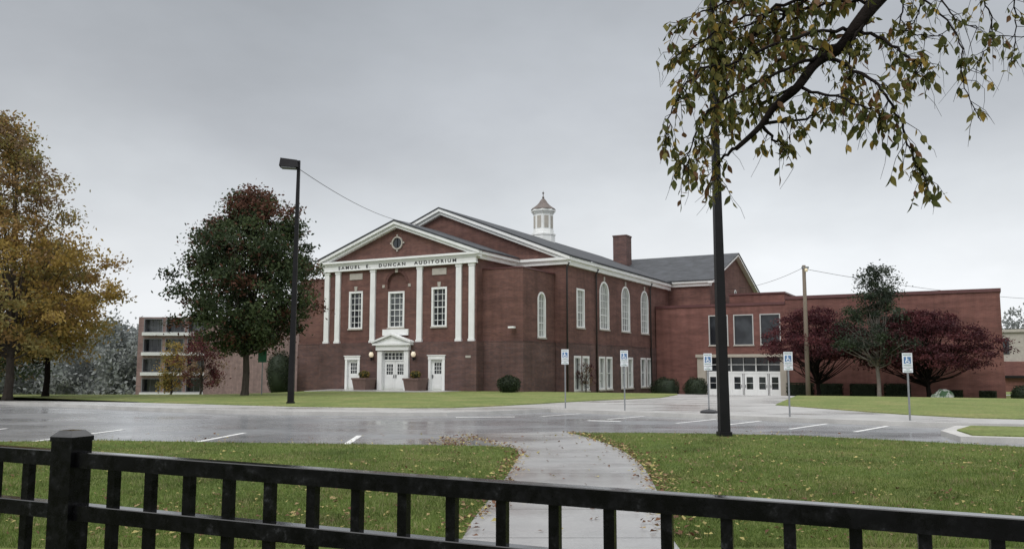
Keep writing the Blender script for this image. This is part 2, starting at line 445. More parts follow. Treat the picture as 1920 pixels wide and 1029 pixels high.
w_.face([(.15, -.25, 3.42), (.15, .8, 3.42), (0, .8, 3.42), (0, -.25, 3.42)], 1)
wingwin = (3.6, 1.15, 3.75, 6.85, True)
facade(w_, FWg, 0, 3.07, 3.45, 8.3, [], m=0)
facade(w_, fp(.74), 0, 3.13, -1, 3.42, [], m=1)
facade(w_, SW, .8, HW, 3.45, 8.3, [wingwin], .2, 0)
facade(w_, sp_(3.13), .74, HW, -1, 3.42, [], m=1)
w_.box(.02, 3.15, .72, HW, 3.42, 3.48, 1)
w_.face([(0, .8, 8.3), (3.07, .8, 8.3), (3.07, HW, 8.3), (0, HW, 8.3)])
WL = -2*UW-3.07
facade(w_, FWg, WL, -2*UW, 3.45, 8.3, [], m=0)
facade(w_, fp(.74), WL-.06, -2*UW, -2, 3.42, [], m=1)
for u in (WL,): w_.face([(u, .8, -3), (u, HW, -3), (u, HW, 8.3), (u, .8, 8.3)])
w_.face([(WL, .8, 8.3), (-2*UW, .8, 8.3), (-2*UW, HW, 8.3), (WL, HW, 8.3)])
w_.box(WL-.08, -2*UW, .72, HW, 3.42, 3.48, 1)
facade(w_, FH, HL, HU, -2, 9.3, [], m=0)
ks = [HW+2.5, HW+7.1, HW+11.75, HW+16.4]
side = [(ks[0], 1.35, 4.6, 7.4, False)]+[(k, 1.85, 4.65, 8.35, True) for k in ks[1:]]
low = []
for k in ks: low += [(k-.75, 1.15, .05, 2.5, False), (k+.75, 1.15, .05, 2.5, False)]
facade(w_, SH, HW, CW, 3.45, 9.3, side, .2, 0)
facade(w_, sp_(HU+.05), HW-.05, CW, -3, 3.42, low, .25, 1)
w_.box(HU-.01, HU+.07, HW-.07, CW, 3.42, 3.48, 1)
w_.box(3.16, HU+.05, HW-.05, HW-.002, -3, 3.42, 1)
w_.face([(HL, HW, -4), (HL, CB, -4), (HL, CB, 9.3), (HL, HW, 9.3)])
w_.face([(HU-.5, CW, -3), (CE, CW, -3), (CE, CW, 9.6), (HU-.5, CW, 9.6)])
facade(w_, SC, CW, CB, -3, 9.7, [(38.7, .9, 7.6, 9.6, True)], .2)
w_.face([(CE, CW, 9.7), (CE, CB, 9.7), (CE, (CW+CB)/2, 13.2)])
w_.face([(-22, CB, -4), (CE, CB, -4), (CE, CB, 9.6), (-22, CB, 9.6)])
w_.face([(uc-6.6, .05, 9.4), (uc+6.6, .05, 9.4), (uc, .05, 11.75)])
w_.face([(HL, HW+.05, 9.4), (HU, HW+.05, 9.4), (uc, HW+.05, 13.6)])
w_.obj('wall', [M_brick, M_brickL], AUD)
b = MB(); arcring(b, F0, uc, 7.62, .8, 1.02, -.02, .025); b.obj('arch_course', [M_rowlock], AUD)

# roofs
r_ = MB()
def gable_roof(mb, c, hw, ze, zr, y0, y1, th=.1):
    for s in (-1, 1):
        mb.slope(c+s*hw, ze, c, zr, th, y0, y1)
gable_roof(r_, uc, 7.05, 9.60, 12.13, -.5, HW-.45)
gable_roof(r_, uc, 11.05, 9.62, 13.98, HW-.5, 38)
cm = (CW+CB)/2
for s, y in ((-1, CW-.5), (1, CB+.5)):
    r_.hexa([(-20, y, 9.72), (CE+.5, y, 9.72), (CE+.5, cm, 13.36), (-20, cm, 13.36), (-20, y, 9.82), (CE+.5, y, 9.82), (CE+.5, cm, 13.46), (-20, cm, 13.46)])
r_.obj('roof', [M_roof], AUD, label='dark grey shingle gable roofs')

# cornices
c_ = MB()
def raking(mb, c, hw, ze, zr, y0, y1, th):
    for s in (-1, 1): mb.slope(c+s*hw, ze, c, zr, th, y0, y1)
raking(c_, uc, 7.0, 9.49, 12.02, -.46, .0, .2)
raking(c_, uc, 6.95, 9.29, 11.8, -.30, .04, .2)
c_.box(uc-6.97, uc+6.97, -.42, .1, 9.27, 9.42)
c_.box(uc-6.8, uc+6.8, -.28, .08, 9.12, 9.268)
for s in (-1, 1):
    c_.box(*sorted((uc+s*6.6, uc+s*6.99)), .1, HW-.02, 9.27, 9.46); c_.box(*sorted((uc+s*6.58, uc+s*6.8)), .08, HW-.02, 9.0, 9.268)
raking(c_, uc, 11.0, 9.50, 13.87, HW-.46, HW, .22)
raking(c_, uc, 10.9, 9.28, 13.62, HW-.28, HW+.04, .2)
c_.box(uc+7.0, HU+.45, HW-.42, HW+.02, 9.27, 9.46)
c_.box(uc+6.81, HU+.26, HW-.25, HW+.01, 8.98, 9.268)
c_.box(HU-.02, HU+.45, HW+.021, CW-.5, 9.27, 9.5)
c_.box(HU-.01, HU+.26, HW+.011, CW-.01, 8.95, 9.268)
c_.box(HU+.46, CE+.45, CW-.44, CW+.02, 9.55, 9.715)
c_.box(HU+.27, CE+.2, CW-.22, CW+.01, 9.25, 9.548)
for s, y in ((-1, CW-.45), (1, CB+.45)):
    c_.hexa([(CE-.01, y, 9.48), (CE+.44, y, 9.48), (CE+.44, cm, 13.12), (CE-.01, cm, 13.12), (CE-.01, y, 9.71), (CE+.44, y, 9.71), (CE+.44, cm, 13.35), (CE-.01, cm, 13.35)])
c_.obj('cornice', [M_white], AUD)
for bb in ((-.0, 3.12, .75, .86), (3.0, 3.13, .863, HW-.06), (WL-.05, -2*UW, .75, .9)):
    cp = MB(); cp.box(*bb, 8.3, 8.38); cp.obj('coping', [M_coping], AUD)
fr = MB(); fr.box(uc-6.62, uc+6.62, -.22, .02, 8.78, 9.118); fr.box(uc-6.66, uc+6.66, -.25, .03, 8.70, 8.778)
FRZ = fr.obj('frieze', [M_white], AUD)
def text(body, size, parent, loc, m, name='lettering', align='CENTER', depth=.008, fit=None, rot=None, bold=.012, spacing=1.):
    c = bpy.data.curves.new('t', 'FONT'); c.body = body; c.size = size; c.align_x = align; c.extrude = depth
    c.offset = size*bold; c.space_character = spacing
    o = bpy.data.objects.new('t', c); COL.objects.link(o)
    dg = bpy.context.evaluated_depsgraph_get(); me = bpy.data.meshes.new_from_object(o.evaluated_get(dg))
    bpy.data.objects.remove(o)
    if fit:
        xx = [v.co.x for v in me.vertices]; k = fit/(max(xx)-min(xx))
        for v in me.vertices: v.co.x *= k
    me.transform(Matrix.Rotation(math.pi/2, 4, 'X'))
    me.materials.clear(); me.materials.append(m); me.name = name
    o = bpy.data.objects.new(name, me); link(o, parent); o.location = loc
    return o
text('SAMUEL  E.   DUNCAN   AUDITORIUM', .30, AUD, (uc-.0, -.232, 8.845), M_letter, fit=10.2, bold=.025, spacing=1.45)
for d in (-6.24, -5.22, -2.02, 2.02, 5.22, 6.24):
    p = MB(); c = uc+d; y = -.14
    p.box(c-.21, c+.21, y, -.002, 3.62, 8.52); p.box(c-.25, c+.25, y-.04, -.001, 3.46, 3.62)
    p.box(c-.24, c+.24, y-.03, -.001, 8.52, 8.698)
    p.obj('pilaster', [M_white], AUD)
for o in up: window(AUD, F0, o, 3, 6, M_glassg if o[0] == up[1][0] else M_glass, key=o is not up[1])
for s in (-1, 1):
    b = MB(); b.box(uc+s*3.6-.58, uc+s*3.6+.58, -.05, -.001, 8.05, 8.5); b.obj('stone_plaque', [M_stone], AUD)
    b = MB(); b.box(uc+s*1.12-.1, uc+s*1.12+.1, -.05, -.001, 7.35, 7.55); b.obj('stone_block', [M_stone], AUD)
    b = MB(); b.box(uc+s*2.9-.3 if s < 0 else uc+5.9, uc+s*2.9 if s < 0 else uc+6.3, -.29, -.251, 2.35, 2.5); b.obj('stone_plaque', [M_stone], AUD)
k_ = MB(); k_.box(uc-.11, uc+.11, -.06, -.001, 8.4, 8.66); k_.obj('stone_block', [M_stone], AUD)
# round pediment window
q = MB(); N = 24
for k in range(N):
    a0, a1 = 2*math.pi*k/N, 2*math.pi*(k+1)/N; c = []
    for rr, y in ((.38, .045), (.47, .045), (.47, -.06), (.38, -.06)): c.append((rr, y))
    A = [(uc+r*math.cos(a0), y, 10.5+r*math.sin(a0)) for r, y in c]; B = [(uc+r*math.cos(a1), y, 10.5+r*math.sin(a1)) for r, y in c]
    q.hexa(A+B)
oc = MB(); oc.face([(uc+.4*math.cos(2*math.pi*k/N), .03, 10.5+.4*math.sin(2*math.pi*k/N)) for k in range(N)])
oo = oc.obj('round_window', [M_glass], AUD); q.obj('frame', [M_stone], oo)
q = MB(); q.box(uc-.015, uc+.015, -.01, .02, 10.14, 10.86); q.obj('glazing_bar', [M_bronze], oo)
for a in (0, 90, 180, 270):
    s = MB(); x = uc+.55*math.cos(math.radians(a)); z = 10.5+.55*math.sin(math.radians(a)); s.box(x-.055, x+.055, -.04, .048, z-.055, z+.055); s.obj('stone_block', [M_stone], AUD)
# doors
def leaf(parent, P, a0, a1, z0, z1, t, grid=(3, 3), handle=True, gfrac=(.55, .9), name='door', gm=None, fm=None, side=1, inset=.2):
    f = MB(); gz0 = z0+(z1-z0)*gfrac[0]; gz1 = z0+(z1-z0)*gfrac[1]; ga0 = a0+(a1-a0)*inset; ga1 = a1-(a1-a0)*inset
    f.pbox(P, a0, ga0, t, t+.05, z0, z1); f.pbox(P, ga1, a1, t, t+.05, z0, z1)
    f.pbox(P, ga0, ga1, t, t+.05, z0, gz0); f.pbox(P, ga0, ga1, t, t+.05, gz1, z1)
    c, r = grid
    for k in range(1, c): a = ga0+(ga1-ga0)*k/c; f.pbox(P, a-.015, a+.015, t+.01, t+.045, gz0, gz1)
    for k in range(1, r): z = gz0+(gz1-gz0)*k/r; f.pbox(P, ga0, ga1, t+.012, t+.043, z-.015, z+.015)
    if grid[0] > 1: f.pbox(P, ga0, ga1, t+.052, t+.065, z0+.15, z0+(gz0-z0)*.9)
    o = f.obj(name, [fm or M_white], parent)
    gl = MB(); gl.face([P(ga0, t+.006, gz0), P(ga1, t+.006, gz0), P(ga1, t+.006, gz1), P(ga0, t+.006, gz1)]); gl.obj('pane', [gm or M_glass], o)
    if handle:
        h = MB(); a = a1-.08 if side > 0 else a0+.08; zc = z0+1.0
        h.pbox(P, a-.02, a+.02, t+.05, t+.1, zc-.12, zc+.12); h.obj('handle', [M_bronze], o)
    return o
for s in (-1, 1):
    c = uc+s*3.6
    leaf(AUD, FL, c-.47, c+.47, .1, 2.25, -.2, side=-s)
    f = MB(); f.pbox(FL, c-.66, c-.47, -.25, .04, -.3, 2.26); f.pbox(FL, c+.47, c+.66, -.25, .04, -.3, 2.26); f.pbox(FL, c-.68, c+.68, -.25, .06, 2.262, 2.5)
    f.pbox(FL, c-.74, c+.74, -.05, .1, 2.5, 2.56)
    f.obj('door_surround', [M_white], AUD)
c = uc+.05
leaf(AUD, FL, c-.93, c-.01, .1, 2.15, -.2, side=1); leaf(AUD, FL, c+.01, c+.93, .1, 2.15, -.2, side=-1)
e = MB()
e.pbox(FL, c-1.32, c-.94, -.28, .18, -.2, 2.86); e.pbox(FL, c+.94, c+1.32, -.28, .18, -.2, 2.86)
e.pbox(FL, c-.939, c+.939, -.25, -.1, 2.16, 2.26); e.pbox(FL, c-.939, c+.939, -.25, -.1, 2.72, 2.9)
e.pbox(FL, c-1.4, c+1.4, -.28, .28, 2.9, 3.25); e.pbox(FL, c-1.62, c+1.62, -.2, .42, 3.252, 3.4)
for k in (-.62, -.31, 0, .31, .62): e.pbox(FL, c+k-.02, c+k+.02, -.22, -.14, 2.261, 2.719)
e.pbox(FL, c-.939, c+.939, -.22, -.142, 2.47, 2.51)
for s in (-1, 1):
    e.hexa([(c+s*1.66, -.72, 3.402), (c, -.72, 3.95), (c, -.2, 3.95), (c+s*1.66, -.2, 3.402), (c+s*1.66, -.72, 3.52), (c, -.72, 4.07), (c, -.2, 4.07), (c+s*1.66, -.2, 3.52)])
e.face([(c-1.5, -.55, 3.402), (c+1.5, -.55, 3.402), (c, -.55, 3.93)])
e.pbox(fp(0.), uc-1.1, uc+1.1, .001, .12, 3.95, 4.38)
e.obj('door_surround', [M_white], AUD, label='white entrance surround with small pediment')
t_ = MB(); t_.face([FL(c-.94, -.23, 2.2), FL(c+.94, -.23, 2.2), FL(c+.94, -.23, 2.8), FL(c-.94, -.23, 2.8)]); t_.obj('transom_window', [M_glass], AUD)
for s in (-1, 1):
    L = MB(); x = uc+.05+s*1.8
    L.tube([(x, -.25, 2.35), (x, -.3, 2.3), (x, -.5, 2.2), (x, -.5, 2.4)], [.06, .03, .03, .1], 10)
    lo = L.obj('wall_lantern', [M_bronze], AUD)
    G = MB(); G.lathe([(.0, 2.43), (.1, 2.45), (.16, 2.54), (.17, 2.63), (.13, 2.74), (.1, 2.8)], 14, (x, -.5)); G.obj('lamp_globe', [M_lamp], lo, smooth=True)
    G = MB(); G.lathe([(.12, 2.8), (.09, 2.86), (.02, 2.95), (0, 2.96)], 12, (x, -.5)); G.obj('lamp_cap', [M_bronze], lo)
# side windows
window(AUD, SW, wingwin, 3, 5, M_glassb)
window(AUD, SH, side[0], 3, 5, M_glassb)
for o in side[1:]: window(AUD, SH, o, 4, 5, M_glassb, key=True)
for i, o in enumerate(low): window(AUD, sp_(HU+.05), o, 2, 2, M_glassb if i % 3 else M_glassg, sill=True, fw=.11)
window(AUD, SC, (38.7, .9, 7.6, 9.6, True), 1, 1, M_glassg)
for U, a, z in ((HU+.14, HW+5.2, 9.0), (HU+.14, CW-5.6, 9.0), (HU+.12, HW-.1, 9.0)):
    d = MB(); d.tube([(U, a, -1.5), (U, a, z-.6), (U, a, z-.25), (U+.2, a, z+.15)], .065, 8); d.obj('drainpipe', [M_pipe], AUD, smooth=True)
# cupola
cu, cw = uc, HW+17.8
k_ = MB()
k_.lathe([(1.12, 12.6), (1.12, 14.2), (1.18, 14.25), (1.18, 14.4), (1.0, 14.42), (1.0, 14.7), (.95, 14.75), (.95, 16.3), (1.02, 16.35), (1.1, 16.5), (1.2, 16.55), (1.2, 16.72), (.2, 16.74)], 8, (cu, cw), 0, .5)
CUP = k_.obj('cupola', [M_white], AUD, label='white octagonal cupola with weathered brown metal cap')
for j in range(8):
    a = 2*math.pi*j/8; ca, sa = math.cos(a), math.sin(a)
    L = MB(); ap = .95*math.cos(math.pi/8)
    PP = lambda t, d, z: (cu+ca*(ap+d)-sa*t, cw+sa*(ap+d)+ca*t, z)
    L.pbox(PP, -.2, .2, .0, .04, 14.95, 16.1)
    L.obj('louvre', [M_stone], CUP)
k_ = MB(); k_.lathe([(1.2, 16.74), (1.12, 16.86), (.88, 17.02), (.62, 17.22), (.42, 17.45), (.28, 17.68), (.14, 17.84), (.05, 17.9)], 16, (cu, cw)); k_.obj('metal_cap', [M_copper], CUP, smooth=True)
k_ = MB(); k_.lathe([(.04, 17.85), (.13, 17.98), (.04, 18.1), (.03, 18.3), (.12, 18.4), (.02, 18.52), (0, 18.7)], 10, (cu, cw)); k_.obj('finial', [M_copper], CUP)
k_ = MB(); k_.box(-3.95, -2.45, HW+29.2, HW+30.7, 10, 15.5); k_.box(-4.0, -2.4, HW+29.15, HW+30.75, 15.5, 15.65)
k_.obj('chimney', [M_brickL], AUD)
k_ = MB(); k_.box(2.2, 2.62, .35, .6, 4.28, 4.4); k_.box(2.45, 2.55, .6, .79, 4.3, 4.4); k_.obj('security_camera', [M_white], AUD)

# ------------------------------------------------------------------ annex
ANX = thing('annex_building', (OX, OY, 0), 'low flat-roofed red brick annex with glazed entrance doors', 'building', RZ)
AW = 24.85; FA = fp(AW)
aw = [(9.7, 1.6, 3.65, 6.2, False), (11.86, 1.6, 3.65, 6.2, False), (14.1, 1.6, 3.65, 6.2, False)]
ent = (11.65, 6.6, -.9, 2.55, False)
a_ = MB()
facade(a_, FA, HU+.1, 15.4, -3, 7.0, aw+[ent], .25)
facade(a_, FA, 15.4, 31.1, -3, 7.4, [])
a_.face([(31.1, AW, -3), (31.1, 50, -3), (31.1, 50, 7.4), (31.1, AW, 7.4)])
a_.face([(HU+.1, AW+.01, 6.98), (15.4, AW+.01, 6.98), (15.4, 28.9, 6.98), (HU+.1, 28.9, 6.98)]); a_.face([(15.4, AW+.01, 7.38), (31.1, AW+.01, 7.38), (31.1, 50, 7.38), (15.4, 50, 7.38)])
a_.face([(15.4, AW, 7), (15.4, 50, 7), (15.4, 50, 7.4), (15.4, AW, 7.4)])
a_.box(9.2, 14.2, 31, 38, 6.5, 8.45)
a_.obj('wall', [M_brickA], ANX)
for bb in ((HU+.1, 15.38, AW-.08, AW+.2, 7.0, 7.22), (15.38, 31.18, AW-.09, AW+.2, 7.4, 7.66), (31.0, 31.18, AW+.2, 50, 7.4, 7.66), (9.1, 14.3, 30.9, 38.1, 8.45, 8.6)):
    b = MB(); b.box(*bb); b.obj('coping', [M_coping], ANX)
M_framepale = mat('frame_pale', (.5, .5, .49), .5, .06, 2)
for o in aw: window(ANX, FA, o, 1, 1, M_glass, fw=.035, depth=.12, fm=M_framepale)
b = MB()
b.pbox(FA, 7.9, 8.62, -.2, .5, -1.5, 2.6); b.pbox(FA, 14.9, 15.4, -.2, .5, -1.5, 2.6); b.pbox(FA, 7.8, 15.5, -.2, .65, 2.6, 2.85)
b.obj('entrance_surround', [M_tan], ANX)
g_ = MB(); g_.face([FA(8.4, -.2, -.9), FA(14.9, -.2, -.9), FA(14.9, -.2, 2.6), FA(8.4, -.2, 2.6)]); g_.obj('transom_window', [M_glass], ANX)
E0, E1 = 8.62, 14.9
f = MB(); f.pbox(FA, E0, E1, -.18, .1, 1.22, 1.4)
f.pbox(FA, E0, E1, -.18, -.06, 1.94, 2.0)
nd = 6; W1 = (E1-E0)/nd
for k in range(nd+1):
    a = E0+k*W1; wd = .08 if k % 2 == 0 else .03
    f.pbox(FA, max(E0+.001, a-wd), min(E1-.001, a+wd), -.178, .08, -.9, 1.215)
    wd = .05 if k % 2 == 0 else .025
    f.pbox(FA, max(E0+.001, a-wd), min(E1-.001, a+wd), -.178, -.03, 1.41, 2.59)
f.obj('frame', [M_white], ANX)
for k in range(nd):
    a = E0+k*W1; leaf(ANX, FA, a+.085, a+W1-.085, -.85, 1.215, .02, (1, 2), True, (.36, .86), side=1 if k % 2 == 0 else -1, inset=.19)

# ------------------------------------------------------------------ other buildings
CLS = thing('classroom_building', (-51.5, 130, -4), 'distant four-storey brick block with pale floor bands', 'building', math.radians(4))
m_ = MB(); FC = fp(0.)
ops = []
for fl in range(4):
    for cx in (-3.0, .25, 3.5): ops.append((cx, 2.75, 1.6+fl*3.0+.5, 1.6+fl*3.0+2.55, False))
facade(m_, FC, -5.2, 5.0, -2, 13.4, ops, 1.2)
m_.face([(-5.2, 0, -2), (-5.2, 14, -2), (-5.2, 14, 13.4), (-5.2, 0, 13.4)]); m_.face([(5, 0, -2), (5, 14, -2), (5, 14, 13.4), (5, 0, 13.4)]); m_.face([(-5.2, 0, 13.38), (5, 0, 13.38), (5, 14, 13.38), (-5.2, 14, 13.38)])
m_.obj('wall', [M_brickFarHaze], CLS)
M_paleband = mat('pale_band', (.60, .61, .61), .7, .08, 2)
M_fgr = mat('frame_grey', (.16, .16, .17), .6, .1, 3)
for i, o in enumerate(ops):
    window(CLS, FC, o, 3, 1, M_glassg if i % 2 else M_glass, depth=1.1, fw=.08, sill=False, mun=.06, fm=M_fgr)
for fl in range(4):
    b = MB(); b.pbox(FC, -4.5, 4.95, -.1, .5, 1.6+fl*3.0+.0, 1.6+fl*3.0+.48); b.obj('balcony_band', [M_paleband], CLS)
lw = MB()
pl = [(5.0, -1.0), (30.5, -55), (46, -50), (20, 8)]
for i in range(4):
    (xa, ya), (xb, yb) = pl[i], pl[(i+1) % 4]; lw.face([(xa, ya, -3), (xb, yb, -3), (xb, yb, 11.7), (xa, ya, 11.7)])
lw.face([(x, y, 11.7) for x, y in pl]); lw.obj('side_wing', [M_brickFarHaze], CLS)

DB = thing('distant_building', (72, 116, -2), 'distant pale building with dark red lower wall', 'building', RZ)
b = MB(); b.box(-8, 20, 0, 12, 4.6, 8.6); b.box(-8.3, 20.3, -.3, 12.3, 8.6, 9.0); b.obj('upper_wall', [M_stone], DB)
b = MB(); b.box(-8, 20, -.5, 12, -2, 4.6); b.box(-10, -1, -6, -.5, -2, 2.4); b.obj('lower_wall', [M_brickA], DB)
b = MB(); b.box(-10.5, -.5, -6.6, -.3, 2.4, 2.7); b.obj('awning', [M_bronze], DB)
for k in range(6):
    b = MB(); b.box(-6+k*4, -4+k*4, -.06, -.002, 5.6, 7.8); b.obj('window', [M_glass], DB)

# ------------------------------------------------------------------ trees
L_gd = leafmat('leaf_green_dark', (.040, .058, .028)); L_g = leafmat('leaf_green', (.072, .098, .042)); L_rd = leafmat('leaf_reddish', (.12, .056, .038))
L_y = leafmat('leaf_yellow', (.36, .25, .07), trans=.4); L_o = leafmat('leaf_orange', (.30, .19, .07), trans=.4); L_ol = leafmat('leaf_olive', (.23, .195, .07), trans=.4); L_br = leafmat('leaf_brown', (.23, .16, .10), trans=.4)
L_m = leafmat('leaf_maroon', (.058, .017, .022)); L_m2 = leafmat('leaf_maroon_light', (.105, .032, .036)); L_gg = leafmat('leaf_greygreen', (.038, .05, .036)); L_gg2 = leafmat('leaf_greygreen2', (.07, .085, .062))
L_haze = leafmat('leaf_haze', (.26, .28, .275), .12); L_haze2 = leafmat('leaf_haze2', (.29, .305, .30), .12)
L_hedge = leafmat('leaf_hedge', (.022, .032, .018), trans=.1); L_hedge2 = leafmat('leaf_hedge2', (.04, .052, .026), trans=.1)

def interp(prof, t):
    for i in range(len(prof)-1):
        if t <= prof[i+1][0]:
            a, b = prof[i], prof[i+1]; return a[1]+(b[1]-a[1])*(t-a[0])/(b[0]-a[0])
    return prof[-1][1]

def tree(name, label, x, y, h, zc0, rad, prof, mats, pick, nclump, per, ls, cr, tr, seed, bark=None, limbs=40, fork=None, flat=.6, offx=0., mixp=.2, ragged=0.):
    global rng
    rng = np.random.default_rng(seed); r = random.Random(seed)
    E = thing(name, (x, y, g(x, y)+.1), label, 'tree')
    fork = fork or zc0*.8
    cl = []
    mx = max(p[1] for p in prof)
    while len(cl) < nclump:
        t = r.random(); pr = interp(prof, t)
        if r.random() > pr/mx+.15: continue
        ang = r.uniform(0, 2*math.pi); lob = 1+.13*math.sin(3*ang+seed+t*5)+.08*math.sin(7*ang+t*9)+ragged*math.sin(t*34+seed+2*ang)
        rr = pr*rad*math.sqrt(r.uniform(.06, 1))*lob*r.uniform(.85, 1.06)
        cl.append((rr*math.cos(ang)+offx*t, rr*math.sin(ang), zc0+(h-zc0)*t, t, rr/(pr*rad+.01)))
    cen = []; mi = []
    for c in cl:
        n = int(per*r.uniform(.5, 1.4)); s = cr*r.uniform(.6, 1.3)
        p = rng.normal(size=(n, 3))*np.array([s, s, s*flat])+np.array(c[:3]); p[:, 2] -= .15*(p[:, 0]-c[0])**2
        cen.append(p); base = pick(c[3], c[4], r)
        q = np.full(n, base); k = rng.random(n) < mixp; q[k] = rng.integers(0, len(mats), k.sum()); mi.append(q)
    cen = np.concatenate(cen); mi = np.concatenate(mi)
    inst_mesh('crown', LEAF_V, LEAF_F, cen, rot_rand(len(cen)), ls*rng.uniform(.6, 1.3, len(cen)), mi, mats, E)
    tb = MB()
    tb.tube([(0, 0, -.4), (0, 0, .0), (.02, 0, .35), (.05, .03, fork*.6), (0, .05, fork), (offx*.4+.1, 0, zc0+(h-zc0)*.45), (offx*.8, .1, zc0+(h-zc0)*.85)], [tr*1.7, tr*1.4, tr*1.05, tr*.95, tr*.85, tr*.45, tr*.08], 10)
    for c in r.sample(cl, min(limbs, len(cl))):
        z0_ = fork+(c[2]-fork)*r.uniform(.0, .5); z0_ = max(fork*.85, z0_); sx = offx*.5*max(0, (z0_-fork)/(h-fork))
        a = Vector((sx, .04, z0_)); b = Vector(c[:3]); m = a.lerp(b, .5)+Vector((r.uniform(-.3, .3), r.uniform(-.3, .3), r.uniform(-.5, .1)))
        k = tr*r.uniform(.22, .42)
        tb.tube(spline([a, m, b], 4), np.linspace(k, .012, 9).tolist(), 5)
    tb.obj('trunk', [bark or M_bark], E, smooth=True)
    return E
tree('maple_tree', 'dark green maple with reddening top on the lawn', -15.0, 48.3, 11.7, 2.7, 4.05, [(0, .3), (.12, .8), (.33, 1.), (.6, .88), (.85, .55), (1, .14)],
     [L_gd, L_g, L_rd], lambda t, q, r: 2 if (t > .8 and r.random() < .55) or r.random() < .13 else (1 if r.random() < .42 else 0), 370, 140, .2, .38, .2, 3, limbs=60, mixp=.1, ragged=.06)
tree('autumn_tree', 'tall tree with yellow and orange autumn leaves', -24.6, 42, 13.9, 2.4, 4.7, [(0, .8), (.2, 1.), (.33, .95), (.45, .75), (.6, .55), (.85, .4), (1, .15)],
     [L_y, L_o, L_ol, L_br], lambda t, q, r: r.choice([0, 0, 1, 2]) if t < .5 else r.choice([1, 2, 2, 3]), 330, 120, .18, .38, .2, 11, limbs=60, bark=M_bark, offx=-.5, ragged=.15)
tree('autumn_tree', 'smaller tree with olive yellow leaves near the drive', -25.2, 46.5, 8.4, 2.2, 3.4, [(0, .6), (.3, 1.), (.6, .85), (1, .15)],
     [L_y, L_ol, L_o], lambda t, q, r: r.choice([0, 0, 1, 1, 2]), 170, 120, .18, .4, .16, 21, limbs=40, bark=M_barkdark, ragged=.12)
tree('autumn_tree', 'dark olive tree beyond the drive edge', -33, 54, 9, 1.2, 4.4, [(0, .7), (.3, 1.), (.6, .85), (1, .15)],
     [L_ol, L_gd, L_br], lambda t, q, r: r.choice([0, 1, 1, 2]), 150, 110, .22, .45, .18, 22, limbs=30, bark=M_barkdark)
def mapl(t, q, r): return 1 if r.random() < .3 else 0
tree('red_maple_tree', 'spreading maroon leaved ornamental tree by the annex', 23.2, 65.2, 6.9, 3.2, 4.2, [(0, .7), (.25, 1.), (.6, .85), (1, .3)],
     [L_m, L_m2], mapl, 170, 140, .16, .35, .16, 31, limbs=70, fork=1.2, flat=.35, bark=M_barkdark, ragged=.08)
tree('red_maple_tree', 'wide maroon leaved ornamental tree beside the hedge', 30.0, 62, 6.5, 2.6, 4.9, [(0, .8), (.25, 1.), (.6, .85), (1, .3)],
     [L_m, L_m2], mapl, 250, 140, .16, .35, .18, 32, limbs=80, fork=1.1, flat=.35, bark=M_barkdark, ragged=.08)
tree('evergreen_tree', 'irregular dark green tree with pale trunk', 26.2, 61.5, 9.6, 3.0, 3.2, [(0, .6), (.2, 1.), (.45, .85), (.6, .45), (.8, .42), (1, .3)],
     [L_gg, L_gg2, L_gd], lambda t, q, r: r.choice([0, 0, 2, 1]), 115, 125, .17, .32, .15, 35, limbs=60, bark=M_barkpale, offx=.2, ragged=.18)
tree('small_maroon_tree', 'small maroon tree near the distant block', -27.5, 76, 5.6, 1.0, 2.3, [(0, .6), (.4, 1.), (1, .35)],
     [L_m2, L_br], mapl, 60, 80, .2, .35, .09, 41, limbs=30)
tree('small_yellow_tree', 'slender yellow leaved young tree', -30.5, 77, 5.2, .6, 1.2, [(0, .7), (.4, 1.), (1, .35)],
     [L_y, L_ol], mapl, 34, 70, .2, .3, .08, 42, limbs=20)
tree('small_maroon_tree', 'small bare reddish shrub tree by the wall', 5.3, 61.8, 2.3, .7, .75, [(0, .6), (.4, 1.), (1, .4)],
     [L_m, L_br], mapl, 22, 35, .13, .2, .04, 43, limbs=20)

def woods(name, x0, x1, y0, y1, zt, n, seed, mats):
    global rng
    rng = np.random.default_rng(seed); cen = []
    for i in range(n):
        x = rng.uniform(x0, x1); y = rng.uniform(y0, y1); gz = -5.; h = zt*rng.uniform(.6, 1.15)+5
        for k in range(18):
            a = rng.uniform(0, 6.28); t = rng.uniform(0, 1); rr = 3.6*math.sqrt(rng.random())*(1.1-t*.7)
            cen.append(rng.normal(size=(80, 3))*.9+np.array([x+rr*math.cos(a), y+rr*math.sin(a), gz+1+t*(h-1)]))
    cen = np.concatenate(cen); mi = np.repeat(rng.integers(0, len(mats), len(cen)//80), 80)
    o = inst_mesh(name, LEAF_V, LEAF_F, cen, rot_rand(len(cen)), .75*rng.uniform(.6, 1.3, len(cen)), mi, mats)
    o['kind'] = 'stuff'; o['label'] = 'hazy grey green woods in the distance'; o['category'] = 'trees'
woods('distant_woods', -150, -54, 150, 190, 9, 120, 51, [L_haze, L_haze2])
woods('distant_woods', 78, 150, 135, 165, 11, 34, 52, [L_haze, L_haze2])

